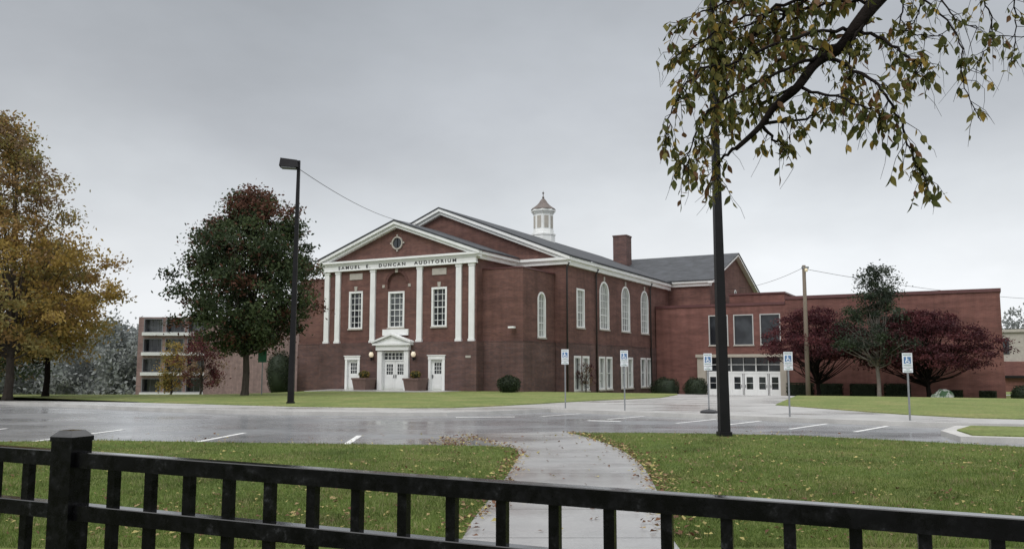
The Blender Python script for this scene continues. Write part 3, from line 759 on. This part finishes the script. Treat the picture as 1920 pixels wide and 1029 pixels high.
# ------------------------------------------------------------------ bushes
def bush(name, label, cat, x, y, sx, sy, h, kind='round', n=2600, ls=.1, mats=None, rz=0., z=None, group=None, seed=1):
    global rng
    rng = np.random.default_rng(seed)
    mats = mats or [L_hedge, L_hedge2]
    z = g(x, y)+.1 if z is None else z
    if kind == 'round':
        d = rng.normal(size=(n, 3)); d /= np.linalg.norm(d, axis=1)[:, None]; d *= rng.uniform(.82, 1.08, n)[:, None]
        lump = 1+.06*np.sin(d[:, 0]*7+seed)+.06*np.sin(d[:, 1]*6+d[:, 2]*5)
        c = d*lump[:, None]*np.array([sx, sy, h/2]); c[:, 2] += h/2
    else:
        c = rng.uniform(-1, 1, (n, 3)); ax = rng.choice([0, 1, 2], n, p=[.3, .35, .35]); sg = rng.choice([-1, 1], n)
        c[np.arange(n), ax] = sg*rng.uniform(.9, 1.06, n); c *= np.array([sx, sy, h/2]); c[:, 2] += h/2
        c[:, 2] = np.maximum(c[:, 2], .02); c += .04*np.sin(c*9+seed)
    o = inst_mesh(name, LEAF_V, LEAF_F, c, rot_rand(n), ls*rng.uniform(.6, 1.4, n), rng.integers(0, len(mats), n), mats)
    o.location = (x, y, z); o.rotation_euler = (0, 0, rz); o['label'] = label; o['category'] = cat
    if group: o['group'] = group
    core = MB()
    if kind == 'round': core.lathe([(.0, .02), (sx*.6, .08), (sx*.85, h*.3), (sx*.88, h*.55), (sx*.6, h*.85), (0, h*.93)], 14)
    else: core.box(-sx*.9, sx*.9, -sy*.9, sy*.9, .0, h*.93)
    core.obj('bush_core', [L_hedge], o, smooth=kind == 'round')  # solid dark core added inside the leaves to block the view through
    return o
bush('round_bush', 'clipped round dark green bush on the lawn', 'bush', -.2, 54.3, .68, .68, 1.1, seed=2)
bush('round_bush', 'large rounded bush beside the annex wall', 'bush', 12.6, 70.8, 1.15, .9, 1.75, n=3600, seed=3)
bush('round_bush', 'large rounded bush beside the annex wall', 'bush', 14.9, 69.8, 1.0, .9, 1.75, n=3600, seed=4)
bush('tall_bush', 'dark conical evergreen bush by the wall', 'bush', -17.3, 64, 1.0, .9, 3.2, n=4200, seed=5)
for i, (px, w2) in enumerate([(16.6, 1.0), (18.95, .85), (21.4, .95), (23.8, .85), (27.6, .6), (29.9, .5)]):
    wx = AW-1.4
    X = OX+px*.8805+wx*.474; Y = OY-px*.474+wx*.8805
    bush('clipped_hedge', 'low clipped dark green hedge block by brick wall', 'hedge', X, Y, w2, .5, 1.3 if i < 4 else .85, 'box', 2600, rz=RZ, group='hedges along the annex wall', seed=10+i)
for i, X in enumerate((36.5, 37.6)):
    bush('round_bush', 'small shrub at the end of the annex', 'bush', X, 61.5, .8, .7, 1.3, n=2000, seed=30+i)

for s, du in ((-1, -1.95), (1, 2.4)):
    u = uc+du; wv = -1.0; X = OX+u*.8805+wv*.474; Y = OY-u*.474+wv*.8805
    P_ = thing('planter', (X, Y, g(X, Y)+.15), 'square brown planter box beside the entrance', 'planter', RZ, 'planters at the entrance')
    b = MB(); b.hexa([(-.5, -.5, 0), (.5, -.5, 0), (.5, .5, 0), (-.5, .5, 0), (-.6, -.6, .72), (.6, -.6, .72), (.6, .6, .72), (-.6, .6, .72)]); b.obj('box', [M_planter], P_)
    b = MB(); b.box(-.64, .64, -.64, .64, .72, .84); b.obj('rim', [M_planter], P_)
    bush('potted_shrub', 'small green shrub in a brown planter', 'plant', X, Y, .36, .36, .5, n=700, ls=.09, mats=[L_g, L_y], z=g(X, Y)+.98, seed=60+s)
ap = []
for u, wv in ((-12, -3.2), (-9.5, -4.2), (-3.2, -4.2), (-1.0, -3.0), (-1.0, -.3), (-12, -.3)):
    ap.append((OX+u*.8805+wv*.474, OY-u*.474+wv*.8805))
patch('entrance_paving', ap, .175, M_conc, .1)

bm = bmesh.new(); bmesh.ops.create_icosphere(bm, subdivisions=4, radius=1)
for v in bm.verts:
    p = v.co.copy(); k = 1+.14*math.sin(p.x*4+1)+.1*math.sin(p.y*6+p.z*5)+.05*math.sin(p.x*11+p.z*9)
    v.co = Vector((p.x*.85*k, p.y*.6*k, max(-.1, p.z*.62*k+.3)))
me = bpy.data.meshes.new('boulder'); bm.to_mesh(me); bm.free()
for p in me.polygons: p.use_smooth = True
m, t, b, o_ = nt('painted_rock')
t.links.new(ramp(t, noise(t, 1.8, 3), [(.42, (.06, .13, .06)), (.48, (.55, .57, .54)), (.55, (.10, .18, .09)), (.62, (.5, .5, .48))]), b.inputs['Base Color']); b.inputs['Roughness'].default_value = .7
me.materials.append(m); o = bpy.data.objects.new('boulder', me); link(o); o.location = (30.0, 60.0, g(30, 60.0)+.15); o['label'] = 'rounded boulder painted green and white on the lawn'; o['category'] = 'rock'

# ------------------------------------------------------------------ street lamps
def lamp(x, y, label, rz=0., h=10.7, r0=.13, r1=.065, lean=0.):
    E = thing('street_lamp', (x, y, .12 if y > 25 else .1), label, 'street lamp', rz, 'street lamps of the car park')
    E.rotation_euler = (0, lean, rz)
    b = MB()
    b.hexa([(-r0, -r0, 0), (r0, -r0, 0), (r0, r0, 0), (-r0, r0, 0), (-r1, -r1, h), (r1, -r1, h), (r1, r1, h), (-r1, r1, h)]); b.obj('pole', [M_bronze], E)
    b = MB(); r = r0+.03; b.box(-r, r, -r, r, 0, .1); b.obj('base', [M_bronze], E)
    b = MB(); z = h-.35
    b.hexa([(-.82, -.26, z+.05), (.02, -.26, z), (.02, .26, z), (-.82, .26, z+.05), (-.78, -.2, z+.42), (-.05, -.2, z+.34), (-.05, .2, z+.34), (-.78, .2, z+.42)])
    hd = b.obj('lamp_head', [M_bronze], E)
    b = MB(); b.hexa([(-.74, -.2, z-.01), (-.1, -.2, z-.03), (-.1, .2, z-.03), (-.74, .2, z-.01), (-.74, -.2, z+.04), (-.1, -.2, z), (-.1, .2, z), (-.74, .2, z+.04)]); b.obj('lens', [M_galv], hd)
    return E
lamp(-9.55, 37.2, 'dark bronze square lamp post with shoebox head', .1, lean=.006)
lamp(4.88, 19.9, 'dark bronze square lamp post standing on the grass', .05, 11.9, .115, .055, lean=-.004)

def cable(label, a, b, sag, r=.012):
    a = Vector(a); b = Vector(b); pts = []
    for k in range(17):
        t = k/16; p = a.lerp(b, t); p.z -= sag*4*t*(1-t); pts.append(p-a)
    m_ = MB(); m_.tube(pts, r, 5); o = m_.obj('overhead_cable', [M_black], label=label, cat='cable'); o.location = a
def loc2w(u, w, z): return (OX+u*.8805+w*.474, OY-u*.474+w*.8805, z)
cable('thin cable from lamp post to the auditorium roof', (-9.40, 37.2, 10.4), loc2w(uc-2.2, HW-.3, 12.9), .5, .014)
UP = thing('utility_pole', (21.4, 62.2, g(21.4, 62.2)), 'weathered wooden utility pole with small light', 'utility pole')
b = MB(); b.tube([(0, 0, -.3), (0, 0, 4), (.02, 0, 10.0)], [.18, .16, .13], 10); b.obj('pole', [M_wood], UP, smooth=True)
b = MB(); b.box(-.12, .35, -.12, .12, 9.75, 9.9); b.obj('bracket', [M_galv], UP)
b = MB(); b.lathe([(.0, 9.5), (.1, 9.52), (.12, 9.62), (.08, 9.74), (0, 9.75)], 12, (.1, -.24)); b.obj('light', [M_amber], UP, smooth=True)
cable('overhead wire from utility pole to the roof', (21.4, 62.2, 9.0), loc2w(CE, CW+4, 9.3), .5, .014)
cable('overhead wire from utility pole towards the road', (21.4, 62.2, 8.9), (75, 95, 9.5), 1.2, .016)

# ------------------------------------------------------------------ parking signs
def sign(x, y, rz, label, block=False, H=2.28):
    E = thing('parking_sign', (x, y, g(x, y)+.12), label, 'road sign', rz, 'accessible parking signs by the kerb')
    q = H-2.28
    b = MB(); b.box(-.025, .025, -.002, .03, 0, H); b.obj('post', [M_galv], E)
    b = MB(); b.box(-.14, .14, -.02, -.006, 1.85+q, H); P_ = b.obj('sign_panel', [M_signw], E)
    b = MB(); b.box(-.14, .14, -.019, -.005, 1.70+q, 1.835+q); P2 = b.obj('sign_plate', [M_signw], E)
    b = MB(); b.box(-.10, .10, -.024, -.0205, 1.965+q, 2.165+q)
    S = b.obj('symbol', [M_blue], P_)
    w = MB(); y0 = -.0265; dz = -.025+q
    def dsk(cx, cz, r, r2=0, a0=0, a1=360, n=20):
        for k in range(n):
            A = math.radians(a0+(a1-a0)*k/n); B = math.radians(a0+(a1-a0)*(k+1)/n)
            w.face([(cx+r2*math.cos(A), y0, cz+r2*math.sin(A)), (cx+r*math.cos(A), y0, cz+r*math.sin(A)), (cx+r*math.cos(B), y0, cz+r*math.sin(B)), (cx+r2*math.cos(B), y0, cz+r2*math.sin(B))])
    dsk(-.02, 2.166+dz, .02, .001)
    dsk(-.005, 2.05+dz, .06, .038, 120, 370)
    w.box(-.035, -.006, y0, -.0242, 2.055+dz, 2.145+dz); w.box(-.01, .045, y0-.0003, -.0242, 2.062+dz, 2.085+dz); w.box(-.01, .03, y0-.0004, -.0242, 2.108+dz, 2.127+dz)
    w.hexa([(.028, y0, 2.07+dz), (.052, y0, 2.07+dz), (.052, -.0242, 2.07+dz), (.028, -.0242, 2.07+dz), (.055, y0, 2.01+dz), (.08, y0, 2.01+dz), (.08, -.0242, 2.01+dz), (.055, -.0242, 2.01+dz)])
    w.obj('wheelchair_figure', [M_signw], S)
    text('RESERVED', .05, P_, (0, -.0215, 2.21+q), M_green, depth=.001, fit=.23); text('PARKING', .05, P_, (0, -.0215, 1.895+q), M_green, depth=.001, fit=.21)
    text('VAN', .04, P2, (0, -.0205, 1.78+q), M_green, depth=.001, fit=.1); text('ACCESSIBLE', .04, P2, (0, -.0205, 1.725+q), M_green, depth=.001, fit=.22)
    if block:
        b = MB(); b.lathe([(.3, 0), (.3, .06), (.22, .1), (.08, .13), (0, .14)], 16); b.obj('base', [M_black], E)
for i, (x, y, r, H) in enumerate([(2.06, 33.3, -.15, 2.26), (4.12, 31.5, -.12, 2.18), (6.78, 29.7, -.25, 2.04), (8.85, 27.5, -.1, 2.05), (11.75, 25.5, -.2, 1.98)]):
    sign(x, y, r, 'blue and white accessible parking sign on steel post' if i != 2 else 'accessible parking sign on post with round black base', i == 2, H)
E = thing('notice_sign', (-14.6, 50.2, g(-14.6, 50.2)+.1), 'small dark green notice sign on a thin post', 'sign')
b = MB(); b.tube([(0, 0, 0), (0, 0, 2.6)], .035, 8); b.obj('post', [M_galv], E)
b = MB(); b.box(-.25, .25, -.06, -.04, 1.9, 2.6); b.obj('sign_panel', [M_green], E)

# ------------------------------------------------------------------ fence
Lp = Vector((-.975, 2.238)); ed = Vector((.944, -.331)); frz = math.atan2(ed.y, ed.x)
ztop = 1.4185
FEN = thing('fence', (Lp.x, Lp.y, .1), 'wet black metal picket fence with square post', 'fence', frz)
def zt(t): return ztop-.1-.0222*t
m, t, b, o_ = nt('fence_black')
f2 = noise(t, 130, 3, .6)
geo = t.nodes.new('ShaderNodeNewGeometry'); sx = t.nodes.new('ShaderNodeSeparateXYZ'); t.links.new(geo.outputs['True Normal'], sx.inputs[0])
upf = ramp(t, sx.outputs[2], [(.45, 0.), (.75, 1.)])
t.links.new(ramp(t, noise(t, 26, 6, .75), [(.47, (.003, .003, .0035)), (.6, (.008, .008, .009)), (.72, (.04, .041, .045))]), b.inputs['Base Color'])
rn = ramp(t, noise(t, 30, 4), [(.4, .18), (.65, .42)])
t.links.new(mixrgb(t, 'MIX', upf, rn, (.10, .10, .10)), b.inputs['Roughness'])
t.links.new(mixrgb(t, 'MIX', upf, (.12, .12, .12), (1., 1., 1.)), b.inputs['Specular IOR Level'])
bn = t.nodes.new('ShaderNodeBump'); bn.inputs['Strength'].default_value = .15; bn.inputs['Distance'].default_value = .001
t.links.new(f2, bn.inputs['Height']); t.links.new(bn.outputs[0], b.inputs['Normal'])
M_fence = m
def rail(t0, t1, dz, h=.040):
    r = MB(); c = .019
    za, zb = zt(t0)-dz, zt(t1)-dz; bv = .002
    prof = [(-c, -h), (c, -h), (c, -bv), (c-bv, 0), (-c+bv, 0), (-c, -bv)]
    r.v += [(t0, y, za+z) for y, z in prof]+[(t1, y, zb+z) for y, z in prof]; n = 6
    for k in range(n): r.f.append((k, (k+1) % n, n+(k+1) % n, n+k)); r.m.append(0)
    r.f += [tuple(range(n))[::-1], tuple(range(n, 2*n))]; r.m += [0, 0]
    r.obj('rail', [M_fence], FEN)
tp = -.208
for dz in (0, .135, 1.08):
    rail(tp+.035, 2.6, dz); rail(-1.4, tp-.035, dz)
ts = [-.0595+.119*k for k in range(0, 22)]+[-.352-.119*k for k in range(0, 9)]
for t in ts:
    b = MB(); h = .0115; b.box(t-h, t+h, -h, h, .02, zt(t)-.0395)
    b.obj('picket', [M_fence], FEN)
p = MB(); s = .0345; zz = zt(tp)+.026
p.box(tp-s, tp+s, -s, s, -.2, zz); p.obj('post', [M_fence], FEN)
p = MB(); s2 = .037
p.box(tp-s2, tp+s2, -s2, s2, zz, zz+.012)
p.hexa([(tp-s2, -s2, zz+.012), (tp+s2, -s2, zz+.012), (tp+s2, s2, zz+.012), (tp-s2, s2, zz+.012), (tp-.022, -.022, zz+.028), (tp+.022, -.022, zz+.028), (tp+.022, .022, zz+.028), (tp-.022, .022, zz+.028)])
p.obj('post_cap', [M_fence], FEN)

# ------------------------------------------------------------------ overhanging tree
rng = np.random.default_rng(77); r = random.Random(77)
TX, TY = 5.6, 6.1
OT = thing('overhanging_tree', (TX, TY, .1), 'tree with dark limbs and sparse yellowing leaves overhanging the lawn', 'tree')
def W(u, v, y=6.0): return Vector(((u-960)*.00388*y/6-TX, y-TY, (4.32-.004*v-1.64)*y/6+1.64-.1))
br = MB()
br.tube([(0, 0, -.3), (0, 0, .2), (.05, 0, 2.5), (-.05, 0, 5.2), (.1, .1, 8)], [.34, .27, .22, .19, .1], 12)
main = spline([(-.05, 0, 5.3), W(2050, -180), W(1850, -130), W(1730, -75, 6.1), W(1655, -5), W(1612, 45, 5.95), W(1578, 88), W(1530, 118), W(1492, 165, 5.9), W(1450, 200), W(1420, 238), W(1375, 278, 5.9)], 6)
br.tube(main, np.linspace(.075, .016, len(main)).tolist(), 9)
subs = [
 [(1650, 0), (1570, 5), (1480, 20), (1400, 50), (1330, 90), (1285, 150)],
 [(1700, -50), (1560, -40), (1440, -20), (1340, 10), (1275, 45)],
 [(1600, 55), (1530, 60), (1450, 85), (1380, 120), (1320, 130), (1262, 190), (1250, 250)],
 [(1545, 105), (1470, 130), (1400, 165), (1340, 200), (1300, 260), (1285, 310)],
 [(1490, 165), (1440, 190), (1370, 215), (1325, 250), (1300, 300)],
 [(1375, 278), (1345, 300), (1325, 335)],
 [(1425, 232), (1450, 262), (1470, 270)],
 [(1545, 105), (1600, 130), (1650, 170), (1680, 230), (1700, 290), (1725, 330)],
 [(1490, 165), (1550, 175), (1610, 200), (1655, 210)],
 [(1425, 232), (1480, 225), (1530, 215), (1560, 190)],
 [(1600, 55), (1660, 75), (1700, 110), (1730, 120), (1700, 150)],
 [(1650, 0), (1620, 40), (1590, 90), (1585, 150), (1600, 190)],
 [(1700, -50), (1620, -30), (1540, -10), (1500, 50), (1480, 100)],
 [(1560, -40), (1500, 10), (1430, 25), (1370, 40), (1300, 90), (1262, 100)],
 [(1540, -10), (1450, 20), (1400, 90), (1360, 150), (1350, 200)],
 [(1590, 70), (1540, 95), (1500, 90), (1440, 130), (1420, 180)],
 [(1560, -40), (1450, -50), (1380, -40), (1340, 0), (1325, 60), (1340, 120)],
 [(1480, -45), (1420, -30), (1370, 10), (1350, 70), (1345, 130)],
 [(1480, 20), (1430, 60), (1380, 75), (1345, 110), (1335, 170), (1345, 220)],
 [(1655, -5), (1600, -20), (1520, 15), (1460, 60), (1400, 70)],
 [(1700, -50), (1760, 20), (1800, 80), (1805, 150), (1830, 225)],
 [(1850, -130), (1840, -40), (1860, 30), (1850, 90), (1800, 140)],
 [(1900, -130), (1910, -30), (1905, 50), (1900, 120)],
 [(1720, -70), (1700, 0), (1690, 50), (1740, 70), (1780, 60)],
 [(1980, -120), (1960, 0), (1940, 60), (1890, 70)],
 [(1780, -90), (1770, -20), (1790, 30), (1830, 50)],
 [(1730, -75), (1740, -20), (1730, 30), (1700, 60)],
]
LV = [(0, 0, 0), (.2, .25, .04), (.27, .5, .06), (.17, .78, .03), (0, 1.08, -.05), (-.17, .78, .03), (-.27, .5, .06), (-.2, .25, .04), (0, .5, 0)]
LF = [(0, 1, 2, 8), (8, 2, 3, 4), (8, 4, 5, 6), (0, 8, 6, 7)]
cs = []; rots = []; scs = []; mi = []
def add_leaf(p):
    dn = Vector((r.uniform(-.7, .7), r.uniform(-.7, .7), -1)).normalized()
    if r.random() < .25: dn = Vector((r.uniform(-1, 1), r.uniform(-1, 1), r.uniform(-.6, .5))).normalized()
    s = Vector((r.uniform(-1, 1), r.uniform(-1, 1), r.uniform(-.3, .3))); s = (s-dn*s.dot(dn)).normalized(); n = s.cross(dn)
    rots.append(np.array([[s.x, dn.x, n.x], [s.y, dn.y, n.y], [s.z, dn.z, n.z]])); cs.append(tuple(p)); scs.append(r.uniform(.042, .084)); mi.append(r.choice([0, 0, 0, 0, 1, 1, 1, 2, 3]))
for si, s in enumerate(subs):
    yy = 6+r.uniform(-.5, .5); D = si < 20
    pts = [W(u+r.uniform(-6, 6), v, 6+(yy-6)*min(1, k/2)) for k, (u, v) in enumerate(s)]
    sp = spline(pts, 6); k0 = .014 if D else .008
    for k in range(1, len(sp)): sp[k] = sp[k]+Vector((r.uniform(-.014, .014), r.uniform(-.01, .01), r.uniform(-.014, .014)))
    br.tube(sp, np.linspace(k0, .003, len(sp)).tolist(), 6)
    L = len(sp)
    for j in range(3, L):
        for _ in range(r.choice([1, 2, 2, 3]) if D else r.choice([0, 1, 1, 2])):
            p = sp[j]; d = (sp[j]-sp[j-1]).normalized()*.6+Vector((r.uniform(-1, 1), r.uniform(-1, 1), r.uniform(-1.2, .6)))
            d.normalize(); ln = r.uniform(.08, .27); q = p+d*ln*.5+Vector((0, 0, -.01)); e_ = q+(d*.6+Vector((0, 0, -.6)))*ln*.5
            br.tube([p, q, e_], [.003, .002, .0012], 4)
            for k in range(r.randint(2, 5) if D else r.randint(1, 4)):
                t = r.uniform(.3, 1); add_leaf((p.lerp(q, t*2) if t < .5 else q.lerp(e_, t*2-1)))
            if r.random() < .15:
                q2 = e_+Vector((r.uniform(-.12, .12), r.uniform(-.1, .1), -r.uniform(.05, .2))); br.tube([e_, e_.lerp(q2, .5)+Vector((.01, 0, .01)), q2], [.0016, .0014, .001], 4)
br.obj('trunk', [M_barkdark], OT, smooth=True)
LN1 = leafmat('near_leaf_green', (.085, .095, .028), .35, .4, 8); LN2 = leafmat('near_leaf_olive', (.16, .145, .042), .3, .4, 8); LN3 = leafmat('near_leaf_yellow', (.34, .23, .055), .3, .4, 8); LN4 = leafmat('near_leaf_brown', (.15, .08, .038), .3, .35, 8)
inst_mesh('crown', LV, LF, np.array(cs), np.array(rots), np.array(scs), np.array(mi), [LN1, LN2, LN3, LN4], OT)

# ------------------------------------------------------------------ grass blades and litter
def inpoly(px, py, poly):
    ins = np.zeros(len(px), bool); n = len(poly)
    for i in range(n):
        x0, y0 = poly[i]; x1, y1 = poly[(i+1) % n]
        if y0 == y1: continue
        c = ((y0 > py) != (y1 > py)) & (px < (x1-x0)*(py-y0)/(y1-y0)+x0); ins ^= c
    return ins
rng = np.random.default_rng(5)
G1 = leafmat('blade_green', (.095, .145, .032), .4, .3, .8); G2 = leafmat('blade_light', (.17, .22, .06), .35, .3, .8); G3 = leafmat('blade_straw', (.28, .26, .13), .25, .3, .8)
def scatter(n, ylo, yhi):
    u = rng.random(n); y = ylo*(yhi/ylo)**u; x = rng.uniform(-.72, .72, n)*y
    return x, y
x, y = scatter(330000, 7.6, 21.3)
okm = inpoly(x, y, nearL) | inpoly(x, y, nearR); x, y = x[okm], y[okm]
patchy = .5+.25*(np.sin(x*1.7+np.sin(y*1.3)*2)*np.sin(y*1.1+x*.6))+.25*np.sin(x*5.1+np.sin(y*3.3)*2)*np.sin(y*4.1+x*1.6)
n = len(x); c = np.stack([x, y, np.full(n, .098)], 1)
yaw = rng.uniform(0, 6.28, n); tl = rng.normal(0, .5, n); tl2 = rng.normal(0, .5, n)
cz, sz = np.cos(yaw), np.sin(yaw); z0 = np.zeros(n); o1 = np.ones(n)
X_ = np.stack([cz, sz, z0], 1); Zv = np.stack([tl, tl2, o1], 1); Zv /= np.linalg.norm(Zv, axis=1)[:, None]; Yv = np.cross(Zv, X_)
rot = np.stack([X_, Yv, Zv], 2)
pr = rng.random(n)+(patchy-.5)*.9
mi_ = np.where(pr < .46, 0, np.where(pr < .97, 1, 2))
o = inst_mesh('grass', [(-.09, 0, 0), (.09, 0, 0), (.02, .0, 1)], [(0, 1, 2)], c, rot, (.03+.035*rng.random(n))*(.55+.8*patchy), mi_, [G1, G2, G3])
o['kind'] = 'stuff'; o['label'] = 'short patchy green lawn grass'; o['category'] = 'grass'
D1 = leafmat('dead_tan', (.30, .22, .11), .3, .2, 3); D2 = leafmat('dead_rust', (.14, .068, .038), .3, .2, 3); D3 = leafmat('dead_yellow', (.40, .34, .13), .3, .2, 3)
x, y = scatter(8500, 7.8, 21); k = (inpoly(x, y, nearL) | inpoly(x, y, nearR)) & (rng.random(len(x)) < .45+.45*(np.sin(x*.9+y*.5)*np.sin(y*.8-x*.3))); x, y = x[k], y[k]
z = np.full(len(x), .125); nl = len(x)
ex, ey, ez = [], [], []
for edge, sgn in ((Lg, -1), (Rg, 1)):
    for i in range(len(edge)-1):
        if edge[i][1] < 7.5: continue
        d = Vector((edge[i+1][0]-edge[i][0], edge[i+1][1]-edge[i][1])); m = int(d.length*(60 if sgn > 0 else 46))
        for _ in range(m):
            t = rng.random(); o_ = sgn*rng.normal(.04, .12)
            ex.append(edge[i][0]+d.x*t+o_); ey.append(edge[i][1]+d.y*t); ez.append(.125+rng.random()*.02)
for _ in range(320): ex.append(-1.25+rng.normal(0, .28)); ey.append(18.6+rng.normal(0, .8)); ez.append(.02+rng.random()*.12)
for _ in range(80): ex.append(rng.uniform(-.2, 1.8)); ey.append(rng.uniform(8, 19)); ez.append(.118)
for _ in range(200): ex.append(rng.uniform(-14, 9)); ey.append(18.2+abs(rng.normal(0, 2.0))); ez.append(.012 if ey[-1] > 21.3 or ex[-1] < -1.2 else .12)
x = np.concatenate([x, ex]); y = np.concatenate([y, ey]); z = np.concatenate([z, ez]); n = len(x)
sz_ = .04+.05*rng.random(n); sz_[:nl] = .03+.05*rng.random(nl)
mid = rng.integers(0, 3, n); mid[nl:] = rng.choice([0, 1, 1, 2], n-nl)
yaw = rng.uniform(0, 6.28, n); Zv = np.stack([rng.normal(0, .35, n), rng.normal(0, .35, n), np.ones(n)], 1); Zv /= np.linalg.norm(Zv, axis=1)[:, None]
X_ = np.stack([np.cos(yaw), np.sin(yaw), np.zeros(n)], 1); Yv = np.cross(Zv, X_); Yv /= np.linalg.norm(Yv, axis=1)[:, None]; X_ = np.cross(Yv, Zv)
o = inst_mesh('fallen_leaves', [(0, -.5, .0), (.32, -.1, .12), (.1, .2, .03), (0, .55, .06), (-.12, .2, .03), (-.32, -.1, .12)], [(0, 1, 2, 3, 4, 5)], np.stack([x, y, z], 1), np.stack([X_, Yv, Zv], 2), sz_, mid, [D1, D2, D3])
o['kind'] = 'stuff'; o['label'] = 'fallen tan and rust leaves along the path and lawn'; o['category'] = 'leaves'

# ------------------------------------------------------------------ sky & light
wd = bpy.data.worlds.new('World'); scene.world = wd; wd.use_nodes = True
t = wd.node_tree; bg = t.nodes['Background']; bg.inputs['Strength'].default_value = .1
tc = t.nodes.new('ShaderNodeTexCoord'); sep = t.nodes.new('ShaderNodeSeparateXYZ'); t.links.new(tc.outputs['Generated'], sep.inputs[0])
nz0 = noise(t, 1.9, 5, .5, vec=tc.outputs['Generated'], stretch=(1, 1, 1.6))
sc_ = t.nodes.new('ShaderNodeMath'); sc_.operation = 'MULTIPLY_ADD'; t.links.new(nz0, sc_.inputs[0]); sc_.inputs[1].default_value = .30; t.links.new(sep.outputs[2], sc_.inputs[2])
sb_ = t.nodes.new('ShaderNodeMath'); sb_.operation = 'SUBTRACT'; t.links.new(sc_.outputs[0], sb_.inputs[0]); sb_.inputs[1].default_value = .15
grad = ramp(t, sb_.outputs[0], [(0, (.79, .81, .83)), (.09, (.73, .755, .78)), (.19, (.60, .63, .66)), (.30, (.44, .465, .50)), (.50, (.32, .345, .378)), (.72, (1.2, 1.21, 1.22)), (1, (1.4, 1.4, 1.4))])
nz = noise(t, 2.4, 6, .55, vec=tc.outputs['Generated'], stretch=(1, 1, 2.2))
cl = ramp(t, nz, [(.3, .89), (.7, 1.11)])
col = mixrgb(t, 'MULTIPLY', 1., grad, cl)
mp = t.nodes.new('ShaderNodeMapRange'); mp.inputs['From Min'].default_value = -.5; mp.inputs['From Max'].default_value = .35
mp.inputs['To Min'].default_value = .94; mp.inputs['To Max'].default_value = 1.09; t.links.new(sep.outputs[0], mp.inputs['Value'])
vm = t.nodes.new('ShaderNodeVectorMath'); vm.operation = 'SCALE'; t.links.new(col, vm.inputs[0]); t.links.new(mp.outputs[0], vm.inputs['Scale'])
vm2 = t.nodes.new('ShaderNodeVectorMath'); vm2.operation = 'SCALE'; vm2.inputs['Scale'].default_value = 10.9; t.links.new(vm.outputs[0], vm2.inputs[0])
sky = t.nodes.new('ShaderNodeTexSky'); sky.sky_type = 'NISHITA'; sky.sun_disc = False; sky.sun_elevation = math.radians(50); sky.sun_rotation = math.radians(215)
hs = t.nodes.new('ShaderNodeHueSaturation'); hs.inputs['Saturation'].default_value = .12; hs.inputs['Value'].default_value = .05; t.links.new(sky.outputs[0], hs.inputs['Color'])
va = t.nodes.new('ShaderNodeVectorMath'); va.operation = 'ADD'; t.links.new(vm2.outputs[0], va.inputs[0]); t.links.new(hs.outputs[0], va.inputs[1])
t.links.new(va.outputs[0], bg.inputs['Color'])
sl = bpy.data.lights.new('sun', 'SUN'); sl.energy = 1.5; sl.angle = math.radians(35); sl.color = (1, .98, .95)
so = bpy.data.objects.new('sun', sl); link(so)
so.rotation_euler = Vector((.45, .6, -.85)).to_track_quat('-Z', 'Y').to_euler()

cam = bpy.data.cameras.new('camera'); co = bpy.data.objects.new('camera', cam); link(co)
cam.sensor_width = 36; cam.lens = 30; cam.clip_end = 3000; cam.clip_start = .05
co.location = (0, 0, 1.64); co.rotation_euler = (math.radians(90+6.28), 0, 0)
scene.camera = co
